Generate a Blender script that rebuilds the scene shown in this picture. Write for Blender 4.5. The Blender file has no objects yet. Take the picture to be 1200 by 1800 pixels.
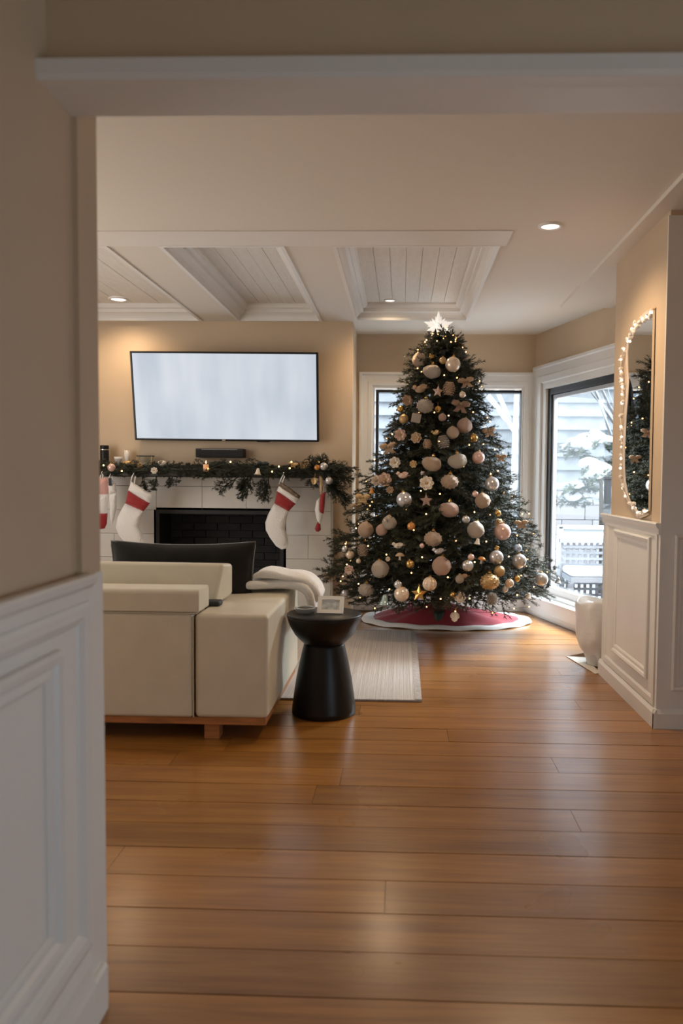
import bpy, bmesh, math, random
from mathutils import Vector, Matrix
random.seed(7)
S = bpy.context.scene
COL = S.collection
PI = math.pi

# ------------------------------------------------------------------ camera
F_, PX, PY, PITCH, YAW, ROLL = 1363.0, 663.0, 906.4, .0504, .0316, .0084
CAM = Vector((0, 0, 1.2))
_cy, _sy, _cp, _sp = math.cos(YAW), math.sin(YAW), math.cos(PITCH), math.sin(PITCH)
FW = Vector((-_sy * _cp, _cy * _cp, -_sp))
_R = Vector((_cy, _sy, 0)); _U = _R.cross(FW)
RT = _R * math.cos(ROLL) + _U * math.sin(ROLL)
UP = -_R * math.sin(ROLL) + _U * math.cos(ROLL)
cd = bpy.data.cameras.new('camera'); cam = bpy.data.objects.new('camera', cd); COL.objects.link(cam)
cam.matrix_world = Matrix(((RT.x, UP.x, -FW.x, CAM.x), (RT.y, UP.y, -FW.y, CAM.y), (RT.z, UP.z, -FW.z, CAM.z), (0, 0, 0, 1)))
cd.sensor_fit = 'VERTICAL'; cd.sensor_height = 36; cd.sensor_width = 24; cd.lens = F_ / 1800 * 36
cd.shift_x = -(PX - 600) / 1800; cd.shift_y = (PY - 900) / 1800
cd.clip_start = .05; cd.clip_end = 200
cd.dof.use_dof = True; cd.dof.focus_distance = 5.4; cd.dof.aperture_fstop = 2.8
S.camera = cam

def at(x, y, X=None, Y=None, Z=None):          # a pixel of the 1200x1800 frame on a plane X=, Y= or Z= of the room
    d = FW + RT * ((x - PX) / F_) - UP * ((y - PY) / F_)
    t = (Z - 1.2) / d.z if Z is not None else Y / d.y if Y is not None else X / d.x
    return CAM + d * t

# ------------------------------------------------------------------ world, lights, exposure
S.view_settings.view_transform = 'Standard'; S.view_settings.look = 'None'
S.view_settings.exposure = 0.12; S.view_settings.gamma = 1.0; S.view_settings.use_curve_mapping = False
S.cycles.use_denoising = True
S.cycles.max_bounces = 8; S.cycles.diffuse_bounces = 5; S.cycles.glossy_bounces = 4
S.cycles.transparent_max_bounces = 16; S.cycles.sample_clamp_indirect = 6
wd = bpy.data.worlds.new('overcast'); S.world = wd; wd.use_nodes = True
bg = wd.node_tree.nodes['Background']; bg.inputs[0].default_value = (.84, .92, 1, 1); bg.inputs[1].default_value = 3.6

def area(name, loc, rot, sx, sy, power, col):
    l = bpy.data.lights.new(name, 'AREA'); l.shape = 'RECTANGLE'; l.size = sx; l.size_y = sy; l.energy = power; l.color = col
    o = bpy.data.objects.new(name, l); COL.objects.link(o); o.location = loc; o.rotation_euler = rot
    return o
LIGHTS = [
    area('hall_daylight', (2.42, -.4, .65), (PI / 2 - .32, 0, PI / 2), 2.0, .9, 34, (.68, .85, 1)),
    area('living_window_daylight', (-3.5, 3.9, 1.4), (PI / 2, 0, -PI / 2), 2.4, 1.8, 48, (1, .96, .90)),
    area('bay_fill_lamp', (2.5, 6.8, 2.8), Vector((-1.75, -1.25, -2.1)).to_track_quat('-Z', 'Y').to_euler(), 1.5, 1.5, 820, (.90, .95, 1)),  # added lamp outside above the bay, out of view, boosts daylight indoors
]
def spot(name, loc, power, col=(1, .72, .45), ang=150):
    l = bpy.data.lights.new(name, 'SPOT'); l.energy = power; l.color = col; l.spot_size = math.radians(ang); l.spot_blend = .9; l.shadow_soft_size = .12
    o = bpy.data.objects.new(name, l); COL.objects.link(o); o.location = loc
    return o

# ------------------------------------------------------------------ materials
MATS = {}
def mat(name, col, rough=.5, metal=0, var=0, scale=20, bump=0, bscale=None, emit=None, es=0, coat=0, spec=.5, sheen=0, objvar=0, stretch=None, trans=0):
    if name in MATS: return MATS[name]
    m = bpy.data.materials.new(name); m.use_nodes = True
    nt = m.node_tree; p = nt.nodes['Principled BSDF']; N = nt.nodes.new; L = nt.links.new
    p.inputs['Base Color'].default_value = (*col, 1); p.inputs['Roughness'].default_value = rough; p.inputs['Metallic'].default_value = metal
    p.inputs['Specular IOR Level'].default_value = spec
    if coat: p.inputs['Coat Weight'].default_value = coat; p.inputs['Coat Roughness'].default_value = .15
    if sheen: p.inputs['Sheen Weight'].default_value = sheen
    if trans: p.inputs['Transmission Weight'].default_value = trans
    if emit: p.inputs['Emission Color'].default_value = (*emit, 1); p.inputs['Emission Strength'].default_value = es
    tc = N('ShaderNodeTexCoord'); vec = tc.outputs['Object']
    if stretch:
        mp = N('ShaderNodeMapping'); mp.inputs['Scale'].default_value = stretch; L(vec, mp.inputs['Vector']); vec = mp.outputs['Vector']
    src = None
    if var:
        n = N('ShaderNodeTexNoise'); n.inputs['Scale'].default_value = scale; n.inputs['Detail'].default_value = 4; L(vec, n.inputs['Vector'])
        mr = N('ShaderNodeMapRange'); mr.inputs['From Min'].default_value = .3; mr.inputs['From Max'].default_value = .7
        mr.inputs['To Min'].default_value = 1 - var; mr.inputs['To Max'].default_value = 1 + var; L(n.outputs['Fac'], mr.inputs['Value'])
        src = mr.outputs['Result']
    if objvar:
        oi = N('ShaderNodeObjectInfo'); mr2 = N('ShaderNodeMapRange'); mr2.inputs['To Min'].default_value = 1 - objvar; mr2.inputs['To Max'].default_value = 1 + objvar
        L(oi.outputs['Random'], mr2.inputs['Value'])
        if src is None: src = mr2.outputs['Result']
        else:
            mu = N('ShaderNodeMath'); mu.operation = 'MULTIPLY'; L(src, mu.inputs[0]); L(mr2.outputs['Result'], mu.inputs[1]); src = mu.outputs[0]
    if src is not None:
        vm = N('ShaderNodeVectorMath'); vm.operation = 'SCALE'; vm.inputs[0].default_value = col; L(src, vm.inputs['Scale']); L(vm.outputs['Vector'], p.inputs['Base Color'])
    if bump:
        b = N('ShaderNodeBump'); b.inputs['Strength'].default_value = bump; b.inputs['Distance'].default_value = .01
        n2 = N('ShaderNodeTexNoise'); n2.inputs['Scale'].default_value = bscale or scale; n2.inputs['Detail'].default_value = 3; L(vec, n2.inputs['Vector'])
        L(n2.outputs['Fac'], b.inputs['Height']); L(b.outputs['Normal'], p.inputs['Normal'])
    MATS[name] = m
    return m

def wood_floor():
    m = bpy.data.materials.new('oiled_pine_floor'); m.use_nodes = True; nt = m.node_tree; N = nt.nodes.new; L = nt.links.new
    p = nt.nodes['Principled BSDF']
    g = N('ShaderNodeNewGeometry'); oi = N('ShaderNodeObjectInfo')
    sc = N('ShaderNodeVectorMath'); sc.operation = 'SCALE'; sc.inputs[0].default_value = (37, 11, 5); L(oi.outputs['Random'], sc.inputs['Scale'])
    ad = N('ShaderNodeVectorMath'); ad.operation = 'ADD'; L(g.outputs['Position'], ad.inputs[0]); L(sc.outputs[0], ad.inputs[1])
    mp = N('ShaderNodeMapping'); mp.inputs['Scale'].default_value = (1.1, 16, 1); L(ad.outputs[0], mp.inputs['Vector'])
    n = N('ShaderNodeTexNoise'); n.inputs['Scale'].default_value = 1.6; n.inputs['Detail'].default_value = 6; n.inputs['Roughness'].default_value = .62; n.inputs['Distortion'].default_value = .5; L(mp.outputs[0], n.inputs['Vector'])
    mp2 = N('ShaderNodeMapping'); mp2.inputs['Scale'].default_value = (4, 140, 1); L(ad.outputs[0], mp2.inputs['Vector'])
    n2 = N('ShaderNodeTexNoise'); n2.inputs['Scale'].default_value = 1; n2.inputs['Detail'].default_value = 3; L(mp2.outputs[0], n2.inputs['Vector'])
    cr = N('ShaderNodeValToRGB'); L(n.outputs['Fac'], cr.inputs['Fac'])
    e = cr.color_ramp.elements
    e[0].position = .18; e[0].color = (.165, .058, .010, 1); e[1].position = .82; e[1].color = (.42, .200, .042, 1)
    q = e.new(.5); q.color = (.31, .128, .023, 1)
    mr = N('ShaderNodeMapRange'); mr.inputs['To Min'].default_value = .74; mr.inputs['To Max'].default_value = 1.22; L(n2.outputs['Fac'], mr.inputs['Value'])
    mr2 = N('ShaderNodeMapRange'); mr2.inputs['To Min'].default_value = .80; mr2.inputs['To Max'].default_value = 1.18; L(oi.outputs['Random'], mr2.inputs['Value'])
    mu = N('ShaderNodeMath'); mu.operation = 'MULTIPLY'; L(mr.outputs[0], mu.inputs[0]); L(mr2.outputs[0], mu.inputs[1])
    vm = N('ShaderNodeVectorMath'); vm.operation = 'SCALE'; L(cr.outputs['Color'], vm.inputs[0]); L(mu.outputs[0], vm.inputs['Scale']); L(vm.outputs[0], p.inputs['Base Color'])
    n3 = N('ShaderNodeTexNoise'); n3.inputs['Scale'].default_value = 3; L(g.outputs['Position'], n3.inputs['Vector'])
    mr3 = N('ShaderNodeMapRange'); mr3.inputs['To Min'].default_value = .20; p.inputs['IOR'].default_value = 1.55; p.inputs['Coat Weight'].default_value = .6; p.inputs['Coat Roughness'].default_value = .2; mr3.inputs['To Max'].default_value = .42; L(n3.outputs['Fac'], mr3.inputs['Value']); L(mr3.outputs[0], p.inputs['Roughness'])
    b = N('ShaderNodeBump'); b.inputs['Strength'].default_value = .12; b.inputs['Distance'].default_value = .004; L(n2.outputs['Fac'], b.inputs['Height']); L(b.outputs['Normal'], p.inputs['Normal'])
    return m

def glass_pane():
    m = bpy.data.materials.new('window_glass'); m.use_nodes = True; nt = m.node_tree; nt.nodes.clear(); N = nt.nodes.new; L = nt.links.new
    o = N('ShaderNodeOutputMaterial'); mx = N('ShaderNodeMixShader'); t = N('ShaderNodeBsdfTransparent'); g = N('ShaderNodeBsdfGlossy'); g.inputs['Roughness'].default_value = .02
    lf = N('ShaderNodeLayerWeight'); lf.inputs['Blend'].default_value = .5
    pw_ = N('ShaderNodeMath'); pw_.operation = 'POWER'; pw_.inputs[1].default_value = 4; L(lf.outputs['Facing'], pw_.inputs[0]); lw = N('ShaderNodeMath'); lw.operation = 'MULTIPLY_ADD'; lw.inputs[1].default_value = .5; lw.inputs[2].default_value = .02; L(pw_.outputs[0], lw.inputs[0])
    t.inputs['Color'].default_value = (.93, .96, .97, 1)
    L(lw.outputs[0], mx.inputs[0]); L(t.outputs[0], mx.inputs[1]); L(g.outputs[0], mx.inputs[2]); L(mx.outputs[0], o.inputs[0])
    return m

PAINT = mat('beige_wall_paint', (.58, .45, .315), .6, var=.03, scale=3, bump=.03, bscale=200)
WHITE = mat('white_trim_paint', (.78, .765, .74), .38, var=.02, scale=4)
CEIL = mat('ceiling_paint', (.74, .69, .62), .7, bump=.03, bscale=150)
PANELC = mat('beadboard_paint', (.74, .71, .66), .55, var=.04, scale=30, bump=.35, bscale=60, stretch=(1, .25, 1))
FLOOR = wood_floor()
GLASS = glass_pane()
BLACKFR = mat('black_window_frame', (.012, .016, .022), .35)
LEATHER = mat('cream_leather', (.66, .61, .49), .42, var=.04, scale=8, bump=.12, bscale=260)
DARKWOOD = mat('sofa_wood', (.42, .17, .06), .4, var=.25, scale=8, stretch=(1, 8, 8))
BLACK = mat('black_lacquer', (.007, .007, .0075), .38, spec=.35)
BLACKMATTE = mat('black_matte', (.012, .012, .013), .6)
SOOT = mat('soot_brick', (.012, .012, .013), .75, var=.4, scale=30, objvar=.5)
TILE = mat('white_stone_tile', (.70, .68, .64), .35, var=.06, scale=5, objvar=.04)
GROUT = mat('tile_grout', (.36, .34, .31), .9)
RED = mat('red_velvet', (.30, .010, .012), .8, sheen=.5, var=.15, scale=40)
REDSKIRT = mat('red_skirt_cloth', (.26, .020, .032), .85, sheen=.25, var=.12, scale=12)
FLEECE = mat('white_fleece', (.80, .78, .75), .95, bump=.5, bscale=120, sheen=.3)
PINK = mat('pale_pink_cloth', (.62, .36, .32), .9)
VELVET = mat('charcoal_velvet', (.014, .0125, .011), .9, spec=.2, sheen=.08, var=.3, scale=10)
NEEDLE = mat('fir_needles', (.034, .037, .019), .65, objvar=.45, var=.3, scale=30)
NEEDLE2 = mat('garland_needles', (.030, .037, .022), .65, objvar=.4)
BARK = mat('bark', (.055, .038, .025), .9)
GLIT = mat('champagne_glitter', (.74, .54, .38), .45, .25, var=.35, scale=90, bump=1, bscale=110)
GLITS = mat('silver_glitter', (.72, .61, .50), .42, .3, var=.4, scale=90, bump=1, bscale=110)
GLITP = mat('rose_glitter', (.76, .51, .39), .45, .25, var=.3, scale=90, bump=1, bscale=110)
PEARL = mat('pearl', (.78, .62, .47), .25, .25, coat=.6)
PEARLS = mat('silver_pearl', (.62, .60, .60), .2, .5, coat=.6)
PEARLP = mat('pink_pearl', (.70, .48, .42), .25, .25, coat=.5)
GOLD = mat('gold', (.62, .38, .12), .28, .9)
GOLDM = mat('matte_gold', (.50, .34, .16), .5, .5)
AMBER = mat('amber', (.60, .26, .07), .25, .3)
PURPLE = mat('plum', (.10, .035, .06), .25, .4)
TAN = mat('tan_burlap', (.58, .40, .26), .85, var=.25, scale=60, bump=.6, bscale=150)
BLUSH = mat('blush_petal', (.66, .47, .38), .7, var=.1, scale=30)
CREAM = mat('cream_petal', (.74, .66, .56), .7, var=.1, scale=30)
CONE = mat('frosted_cone', (.30, .20, .14), .6, .2, var=.5, scale=80)
SNOW = mat('snow', (.56, .585, .62), .9, var=.04, scale=3)
BULB = mat('warm_bulb', (1, .7, .4), .4, emit=(1, .50, .17), es=8)
BULBW = mat('soft_white_bulb', (1, .9, .8), .4, emit=(1, .84, .68), es=1.8)
LENS = mat('lamp_lens', (1, 1, 1), .4, emit=(1, .90, .80), es=2.2)

# ------------------------------------------------------------------ mesh helpers
class M:
    def __init__(s): s.v = []; s.f = []
    def add(s, vs, fs):
        k = len(s.v); s.v += [tuple(p) for p in vs]; s.f += [tuple(i + k for i in f) for f in fs]; return s
    def box(s, x0, x1, y0, y1, z0, z1):
        return s.add([(x, y, z) for z in (z0, z1) for y in (y0, y1) for x in (x0, x1)],
                     [(0, 2, 3, 1), (4, 5, 7, 6), (0, 1, 5, 4), (2, 6, 7, 3), (0, 4, 6, 2), (1, 3, 7, 5)])
    def lathe(s, prof, n=24, c=(0, 0, 0), cap=True):
        vs = [(c[0] + r * math.cos(2 * PI * i / n), c[1] + r * math.sin(2 * PI * i / n), c[2] + z) for r, z in prof for i in range(n)]
        fs = [(j * n + i, j * n + (i + 1) % n, (j + 1) * n + (i + 1) % n, (j + 1) * n + i) for j in range(len(prof) - 1) for i in range(n)]
        if cap: fs += [tuple(reversed(range(n))), tuple(range((len(prof) - 1) * n, len(prof) * n))]
        return s.add(vs, fs)
    def tube(s, pts, r, n=6, cap=True):
        pts = [Vector(p) for p in pts]; vs = []
        rs = r if isinstance(r, (list, tuple)) else [r] * len(pts)
        a = None
        for i, p in enumerate(pts):
            d = (pts[min(i + 1, len(pts) - 1)] - pts[max(i - 1, 0)])
            d = d.normalized() if d.length > 1e-9 else Vector((0, 0, 1))
            if a is None or abs(a.dot(d)) > .95: a = Vector((0, 0, 1)) if abs(d.z) < .9 else Vector((1, 0, 0))
            u = d.cross(a).normalized(); w = u.cross(d); a = w
            vs += [p + (u * math.cos(2 * PI * k / n) + w * math.sin(2 * PI * k / n)) * rs[i] for k in range(n)]
        fs = [(j * n + i, j * n + (i + 1) % n, (j + 1) * n + (i + 1) % n, (j + 1) * n + i) for j in range(len(pts) - 1) for i in range(n)]
        if cap: fs += [tuple(reversed(range(n))), tuple(range((len(pts) - 1) * n, len(pts) * n))]
        return s.add(vs, fs)
    def ball(s, c=(0, 0, 0), r=1, nu=16, nv=10, fn=None, sc=(1, 1, 1)):
        vs = []
        for j in range(1, nv):
            t = PI * j / nv
            for i in range(nu):
                p = 2 * PI * i / nu; d = Vector((math.sin(t) * math.cos(p), math.sin(t) * math.sin(p), math.cos(t)))
                k = r * (fn(d) if fn else 1); vs.append((c[0] + d.x * k * sc[0], c[1] + d.y * k * sc[1], c[2] + d.z * k * sc[2]))
        kt = r * (fn(Vector((0, 0, 1))) if fn else 1); kb = r * (fn(Vector((0, 0, -1))) if fn else 1)
        vs += [(c[0], c[1], c[2] + kt * sc[2]), (c[0], c[1], c[2] - kb * sc[2])]
        t, b = len(vs) - 2, len(vs) - 1
        fs = [(j * nu + i, (j + 1) * nu + i, (j + 1) * nu + (i + 1) % nu, j * nu + (i + 1) % nu) for j in range(nv - 2) for i in range(nu)]
        fs += [(t, i, (i + 1) % nu) for i in range(nu)] + [(b, (nv - 2) * nu + (i + 1) % nu, (nv - 2) * nu + i) for i in range(nu)]
        return s.add(vs, fs)
    def frame(s, O, U, V, N, u0, u1, v0, v1, prof):       # mitred picture-frame moulding: prof = [(inset, height)]
        O, U, V, N = map(Vector, (O, U, V, N)); vs = []
        for ins, h in prof:
            for u, v in ((u0 + ins, v0 + ins), (u1 - ins, v0 + ins), (u1 - ins, v1 - ins), (u0 + ins, v1 - ins)):
                vs.append(O + U * u + V * v + N * h)
        fs = [(j * 4 + i, j * 4 + (i + 1) % 4, (j + 1) * 4 + (i + 1) % 4, (j + 1) * 4 + i) for j in range(len(prof) - 1) for i in range(4)]
        return s.add(vs, fs)
    def slab(s, O, U, V, N, u0, u1, v0, v1, n0, n1):      # a box in a tilted frame
        O, U, V, N = map(Vector, (O, U, V, N))
        return s.add([O + U * u + V * v + N * n for n in (n0, n1) for v in (v0, v1) for u in (u0, u1)],
                     [(0, 2, 3, 1), (4, 5, 7, 6), (0, 1, 5, 4), (2, 6, 7, 3), (0, 4, 6, 2), (1, 3, 7, 5)])
    def sweep(s, prof, a, b, U, V):                       # prof (p,q) along a->b ; p in U, q in V
        a, b, U, V = map(Vector, (a, b, U, V)); n = len(prof)
        return s.add([e + U * p + V * q for e in (a, b) for p, q in prof], [(i, (i + 1) % n, n + (i + 1) % n, n + i) for i in range(n)] + [tuple(reversed(range(n))), tuple(range(n, 2 * n))])
    def data(s, name, mt, smooth=False):
        me = bpy.data.meshes.new(name); me.from_pydata(s.v, [], s.f); me.materials.append(mt)
        bm = bmesh.new(); bm.from_mesh(me); bmesh.ops.recalc_face_normals(bm, faces=bm.faces); bm.to_mesh(me); bm.free()
        if smooth: me.polygons.foreach_set('use_smooth', [True] * len(me.polygons))
        me.update(); return me
    def obj(s, name, mt, parent=None, smooth=False, bevel=0, loc=None, seg=2, world=False):
        o = bpy.data.objects.new(name, s.data(name, mt, smooth)); COL.objects.link(o)
        if parent is not None:
            o.parent = parent
            if world: o.location = -parent.matrix_basis.translation
        if loc is not None: o.location = loc
        if bevel:
            b = o.modifiers.new('edge', 'BEVEL'); b.width = bevel; b.segments = seg; b.limit_method = 'ANGLE'; b.angle_limit = math.radians(40)
            if seg > 1: o.data.polygons.foreach_set('use_smooth', [True] * len(o.data.polygons)); w = o.modifiers.new('n', 'WEIGHTED_NORMAL'); w.keep_sharp = True
        return o

def tag(o, label=None, cat=None, group=None, kind=None):
    if label: o['label'] = label
    if cat: o['category'] = cat
    if group: o['group'] = group
    if kind: o['kind'] = kind
    return o
def thing(name, loc, label, cat, group=None, rz=0):
    o = bpy.data.objects.new(name, None); COL.objects.link(o); o.location = loc; o.rotation_euler = (0, 0, rz); o.empty_display_size = .1
    return tag(o, label, cat, group)
def struct(o, label, cat):
    return tag(o, label, cat, kind='structure')
def inst(name, me, parent=None, loc=(0, 0, 0), rot=None, scale=None):
    o = bpy.data.objects.new(name, me); COL.objects.link(o)
    if parent is not None: o.parent = parent
    o.location = loc
    if rot is not None: o.rotation_euler = rot
    if scale is not None: o.scale = scale
    return o

# ------------------------------------------------------------------ the setting
H = 2.48
YC, XC = 6.49, -.42            # chimney breast plane and its right edge
YW = 7.055                     # window wall
P1 = Vector((1.188, 7.05, 0)); P2 = Vector((1.551, 5.792, 0))
BU = (P2 - P1).normalized(); BN = Vector((BU.y, -BU.x, 0)); Z = Vector((0, 0, 1))   # bay wall: along, into the room
XP = 1.245; YPA, YPB = 4.66, 3.74   # pier
XW, YR, XE = -3.6, -2.2, 2.5

# floor of single boards
fl = M().box(XW - .1, XE + .1, YR - .1, 7.3, -.08, -.022).obj('floor', BARK); struct(fl, 'warm honey brown timber floor of wide boards', 'floor')
pm = bpy.data.meshes.new('plank')
g = M().box(0, 1, .0018, .1733, -.02, 0); pm = g.data('plank', FLOOR)
PW, P0 = .1751, 1.7245
k0 = int((YR - P0) / PW) - 1
for k in range(k0, 31):
    y = P0 + k * PW; x = XW - random.random() * 1.5
    if y + PW < .9:
        inst('plank', pm, fl, (XW, y, 0), None, (XE - XW, 1, 1)); continue
    while x < XE:
        ln = random.uniform(1.5, 3.2); a = max(x, XW); b = min(x + ln, XE)
        if b - a > .05: inst('plank', pm, fl, (a, y, random.uniform(-.0008, 0)), None, (b - a - .0015, 1, 1))
        x += ln

# ceiling with three coffers
HOLES = [(-2.95, -1.67, 4.36, 6.44), (-1.37, -.675, 4.36, 6.44), (-.396, .52, 4.36, 6.40)]
c = M(); zt = 2.72
c.box(XW, XE, YR, 4.36, H, zt); c.box(XW, 1.42, 6.44, 7.2, H, zt); c.box(.52, 1.75, 5.6, 6.44, H, zt); c.box(.52, 1.98, 4.36, 5.6, H, zt)
for a, b in ((XW, -2.95), (-1.67, -1.37), (-.675, -.396)): c.box(a, b, 4.36, 6.44, H, zt)
c.box(-.396, .52, 6.40, 6.44, H, zt)
ce = c.obj('ceiling', CEIL); struct(ce, 'pale cream ceiling with three long recessed coffers', 'ceiling')
M().box(-1.75, .56, 4.10, 4.362, H - .006, H).obj('coffer_edge_board', mat('strip_paint', (.78, .745, .70), .5), ce)
so = M().box(1.16, 1.97, 3.0, 5.86, H - .022, H).obj('soffit', CEIL, ce)
STEP = [(-.006, .0), (-.006, -.008), (.018, -.008), (.018, .012), (.03, .03), (.05, .045), (.07, .052), (.07, .075), (.095, .085), (.105, .10), (.105, .118)]
for hx0, hx1, hy0, hy1 in HOLES:
    mo = M().frame((0, 0, H), (1, 0, 0), (0, 1, 0), (0, 0, 1), hx0, hx1, hy0, hy1, STEP).obj('coffer', WHITE, ce)
    n = max(5, round((hx1 - hx0 - .2) / .105)); w = (hx1 - hx0 - .2) / n
    bd = M().box(.0012, w - .0012, 0, hy1 - hy0 - .18, 0, .02).data('board', PANELC)
    for i in range(n): inst('board', bd, mo, (hx0 + .1 + i * w, hy0 + .09, H + .114 + random.uniform(0, .002)))
    M().box(hx0 + .05, hx1 - .05, hy0 + .05, hy1 - .05, H + .125, H + .15).obj('backing', GROUT, mo)

def wall(name, label, boxes, m=PAINT):
    b = M()
    for q in boxes: b.box(*q)
    return struct(b.obj(name, m), label, 'wall')
PIER = [(-.02, 0), (-.02, .012), (0, .018), (.012, .014), (.02, .006), (.034, .008), (.04, 0)]
MOULD = [(0, 0), (0, .012), (.006, .017), (.014, .014), (.018, .007), (.028, .008), (.034, .003), (.034, 0)]
CAP = [(0, -.06), (.010, -.055), (.012, -.03), (.022, -.02), (.026, -.006), (.022, 0), (0, 0)]
BASE = [(0, 0), (.016, 0), (.016, .072), (.010, .084), (.006, .092), (0, .092)]
BASEL = [(0, 0), (.016, 0), (.016, .095), (.013, .105), (.010, .128), (.009, .150), (.003, .175), (0, .175)]

# near left wall with wainscot, nib and header of the opening
XL = -.682; XN = -.670
wl = wall('wall_left', 'beige hallway wall beside the camera with white wainscot', [(XL - .12, XL, YR, 1.60, 0, H)])
wn = wall('wall_opening', 'beige wall end that frames the left side of the opening', [(XW, XN, 1.60, 1.70, 0, H)])
wc = M().box(XL, XL + .018, YR, 1.60, 0, .985).obj('wainscot_panel', WHITE, wl)
XV = XL + .018
M().sweep([(p, q + .99) for p, q in CAP], (XV - .004, YR, 0), (XV - .004, 1.617, 0), (1, 0, 0), Z).obj('chair_rail', WHITE, wl)
for y0, y1 in ((.35, 1.60), (-1.2, .25)):
    M().frame((XV, 0, 0), (0, 1, 0), Z, (1, 0, 0), y0, y1, .19, .935, [(0, 0), (0, .010), (.012, .012), (.05 - .02, .011), (.044, .004), (.048, 0)]).obj('panel_frame', WHITE, wl)
    M().frame((XV, 0, 0), (0, 1, 0), Z, (1, 0, 0), y0 + .11, y1 - .14, .27, .862, [(q * 1.6, h * 1.1) for q, h in MOULD]).obj('panel_moulding', WHITE, wl)
M().sweep([(-.01, .02), (-.01, .985), (.004, .985), (.006, .02)], (XN, 1.598, 0), (XN, 1.702, 0), (1, 0, 0), Z).obj('wainscot_end', WHITE, wn)
bl = M().sweep(BASEL, (XV, YR, 0), (XV, 1.60, 0), (1, 0, 0), Z)
bl.sweep([(-.006, 0), (.016, 0), (.016, .10), (.010, .107), (-.006, .107)], (XV, 1.60, 0), (XV, 1.668, 0), (1, 0, 0), Z)
struct(bl.obj('baseboard_left', WHITE, bevel=.002, seg=1), 'tall white moulded baseboard under the near wainscot', 'baseboard')
wh = wall('wall_header', 'beige wall over the opening to the living room', [(XL - .12, XE, 1.49, 1.60, 1.945, H)])
M().sweep([(1.445, 1.935), (1.452, 1.927), (1.475, 1.926), (1.482, 1.932), (1.50, 1.930), (1.60, 1.928), (1.612, 1.934), (1.612, 1.975), (1.49, 1.975), (1.462, 1.97), (1.445, 1.963)],
          (XL, 0, 0), (XE, 0, 0), (0, 1, 0), Z).obj('trim_1', WHITE)
struct(bpy.data.objects['trim_1'], 'white moulded head casing across the top of the opening', 'trim')

# hidden shell
wall('wall_west', 'beige living room side wall out of view on the left', [(XW - .1, XW, YR, 7.2, 0, H)])
wall('wall_rear', 'beige hallway wall behind the camera', [(XL - .1, XE, YR - .1, YR, 0, H)])
wall('wall_east', 'beige side wall out of view on the right', [(XE, XE + .1, YR, 3.8, 0, H)])

# chimney breast and window wall
wall('wall_chimney', 'beige chimney breast wall carrying the television', [(XW, -2.062, YC, 7.2, 0, H), (-.983, XC, YC, 7.2, 0, H), (-2.062, -.983, YC, 7.2, .907, H), (-2.062, -.983, YC + .40, 7.2, 0, .907)])
W1 = dict(x0=-.375, x1=1.19, zt=2.19)       # window 1 opening
FX0, FX1, FZ0, FZ1 = -.245, 1.085, .17, 1.985
wall('wall_back', 'beige wall around the window behind the tree', [(XC, FX0 - .03, YW, YW + .16, 0, H), (FX1 + .03, P1.x + .1, YW, YW + .16, 0, H), (FX0 - .03, FX1 + .03, YW, YW + .16, FZ1 + .02, H), (FX0 - .03, FX1 + .03, YW, YW + .16, 0, FZ0 - .02)])
win1 = thing('window_1', (0, 0, 0), 'wide black framed window behind the tree', 'window'); tag(win1, kind='structure')
CAS = [(0, 0), (0, .030), (.022, .034), (.03, .022), (.075, .020), (.085, .026), (.115, .024), (.122, .006), (.138, .004), (.138, -.03)]
M().frame((0, YW, 0), (1, 0, 0), Z, (0, -1, 0), -.395, 1.205, .02, 2.14, CAS).obj('casing', WHITE, win1)
fr = M().frame((0, YW + .03, 0), (1, 0, 0), Z, (0, -1, 0), FX0, FX1, FZ0, FZ1, [(0, -.02), (0, .02), (.022, .02), (.028, -.01), (.028, -.03)]).obj('frame', BLACKFR, win1)
M().box(FX0 + .02, FX1 - .02, YW + .045, YW + .05, FZ0 + .02, FZ1 - .02).obj('pane', GLASS, win1)
M().box(-.395, 1.12, 6.93, YW, 0, .165).obj('sill', WHITE, win1, bevel=.006)

bw = M()
for q in ((-.05, .12, 0, H), (1.34, 2.6, 0, H), (.12, 1.34, 1.99, H), (.12, 1.34, 0, .15)):
    bw.slab(P1, BU, Z, BN, q[0], q[1], q[2], q[3], -.16, 0)
struct(bw.obj('wall_bay', PAINT), 'beige slanting bay wall around the right window', 'wall')
win2 = thing('window_2', (0, 0, 0), 'tall black framed window in the slanting bay wall', 'window'); tag(win2, kind='structure')
M().frame(P1, BU, Z, BN, .0, 1.55, .05, 2.185, [(0, 0), (0, .030), (.022, .034), (.03, .022), (.09, .020), (.10, .028), (.150, .026), (.158, .008), (.21, .006), (.21, -.05)]).obj('casing', WHITE, win2)
M().frame(P1 + Z * 0, BU, Z, BN, .21, 1.36, .165, 1.975, [(0, -.06), (0, -.02), (.055, -.02), (.06, -.05)]).obj('frame', BLACKFR, win2)
M().frame(P1 + Z * 0, BU, Z, BN, .27, 1.30, .225, 1.915, [(0, -.07), (0, -.035), (.03, -.035), (.034, -.06)]).obj('sash', mat('grey_sash', (.45, .47, .50), .4), win2)
M().slab(P1, BU, Z, BN, .29, 1.28, .25, 1.89, -.058, -.053).obj('pane', GLASS, win2)
sl = M().slab(P1, BU, Z, BN, -.06, 2.0, 0, .165, 0, .115).obj('sill', WHITE, win2, bevel=.006)
M().slab(P1, BU, Z, BN, -.05, 2.0, .02, .05, .115, .121).obj('sill_moulding', WHITE, win2)

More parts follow.
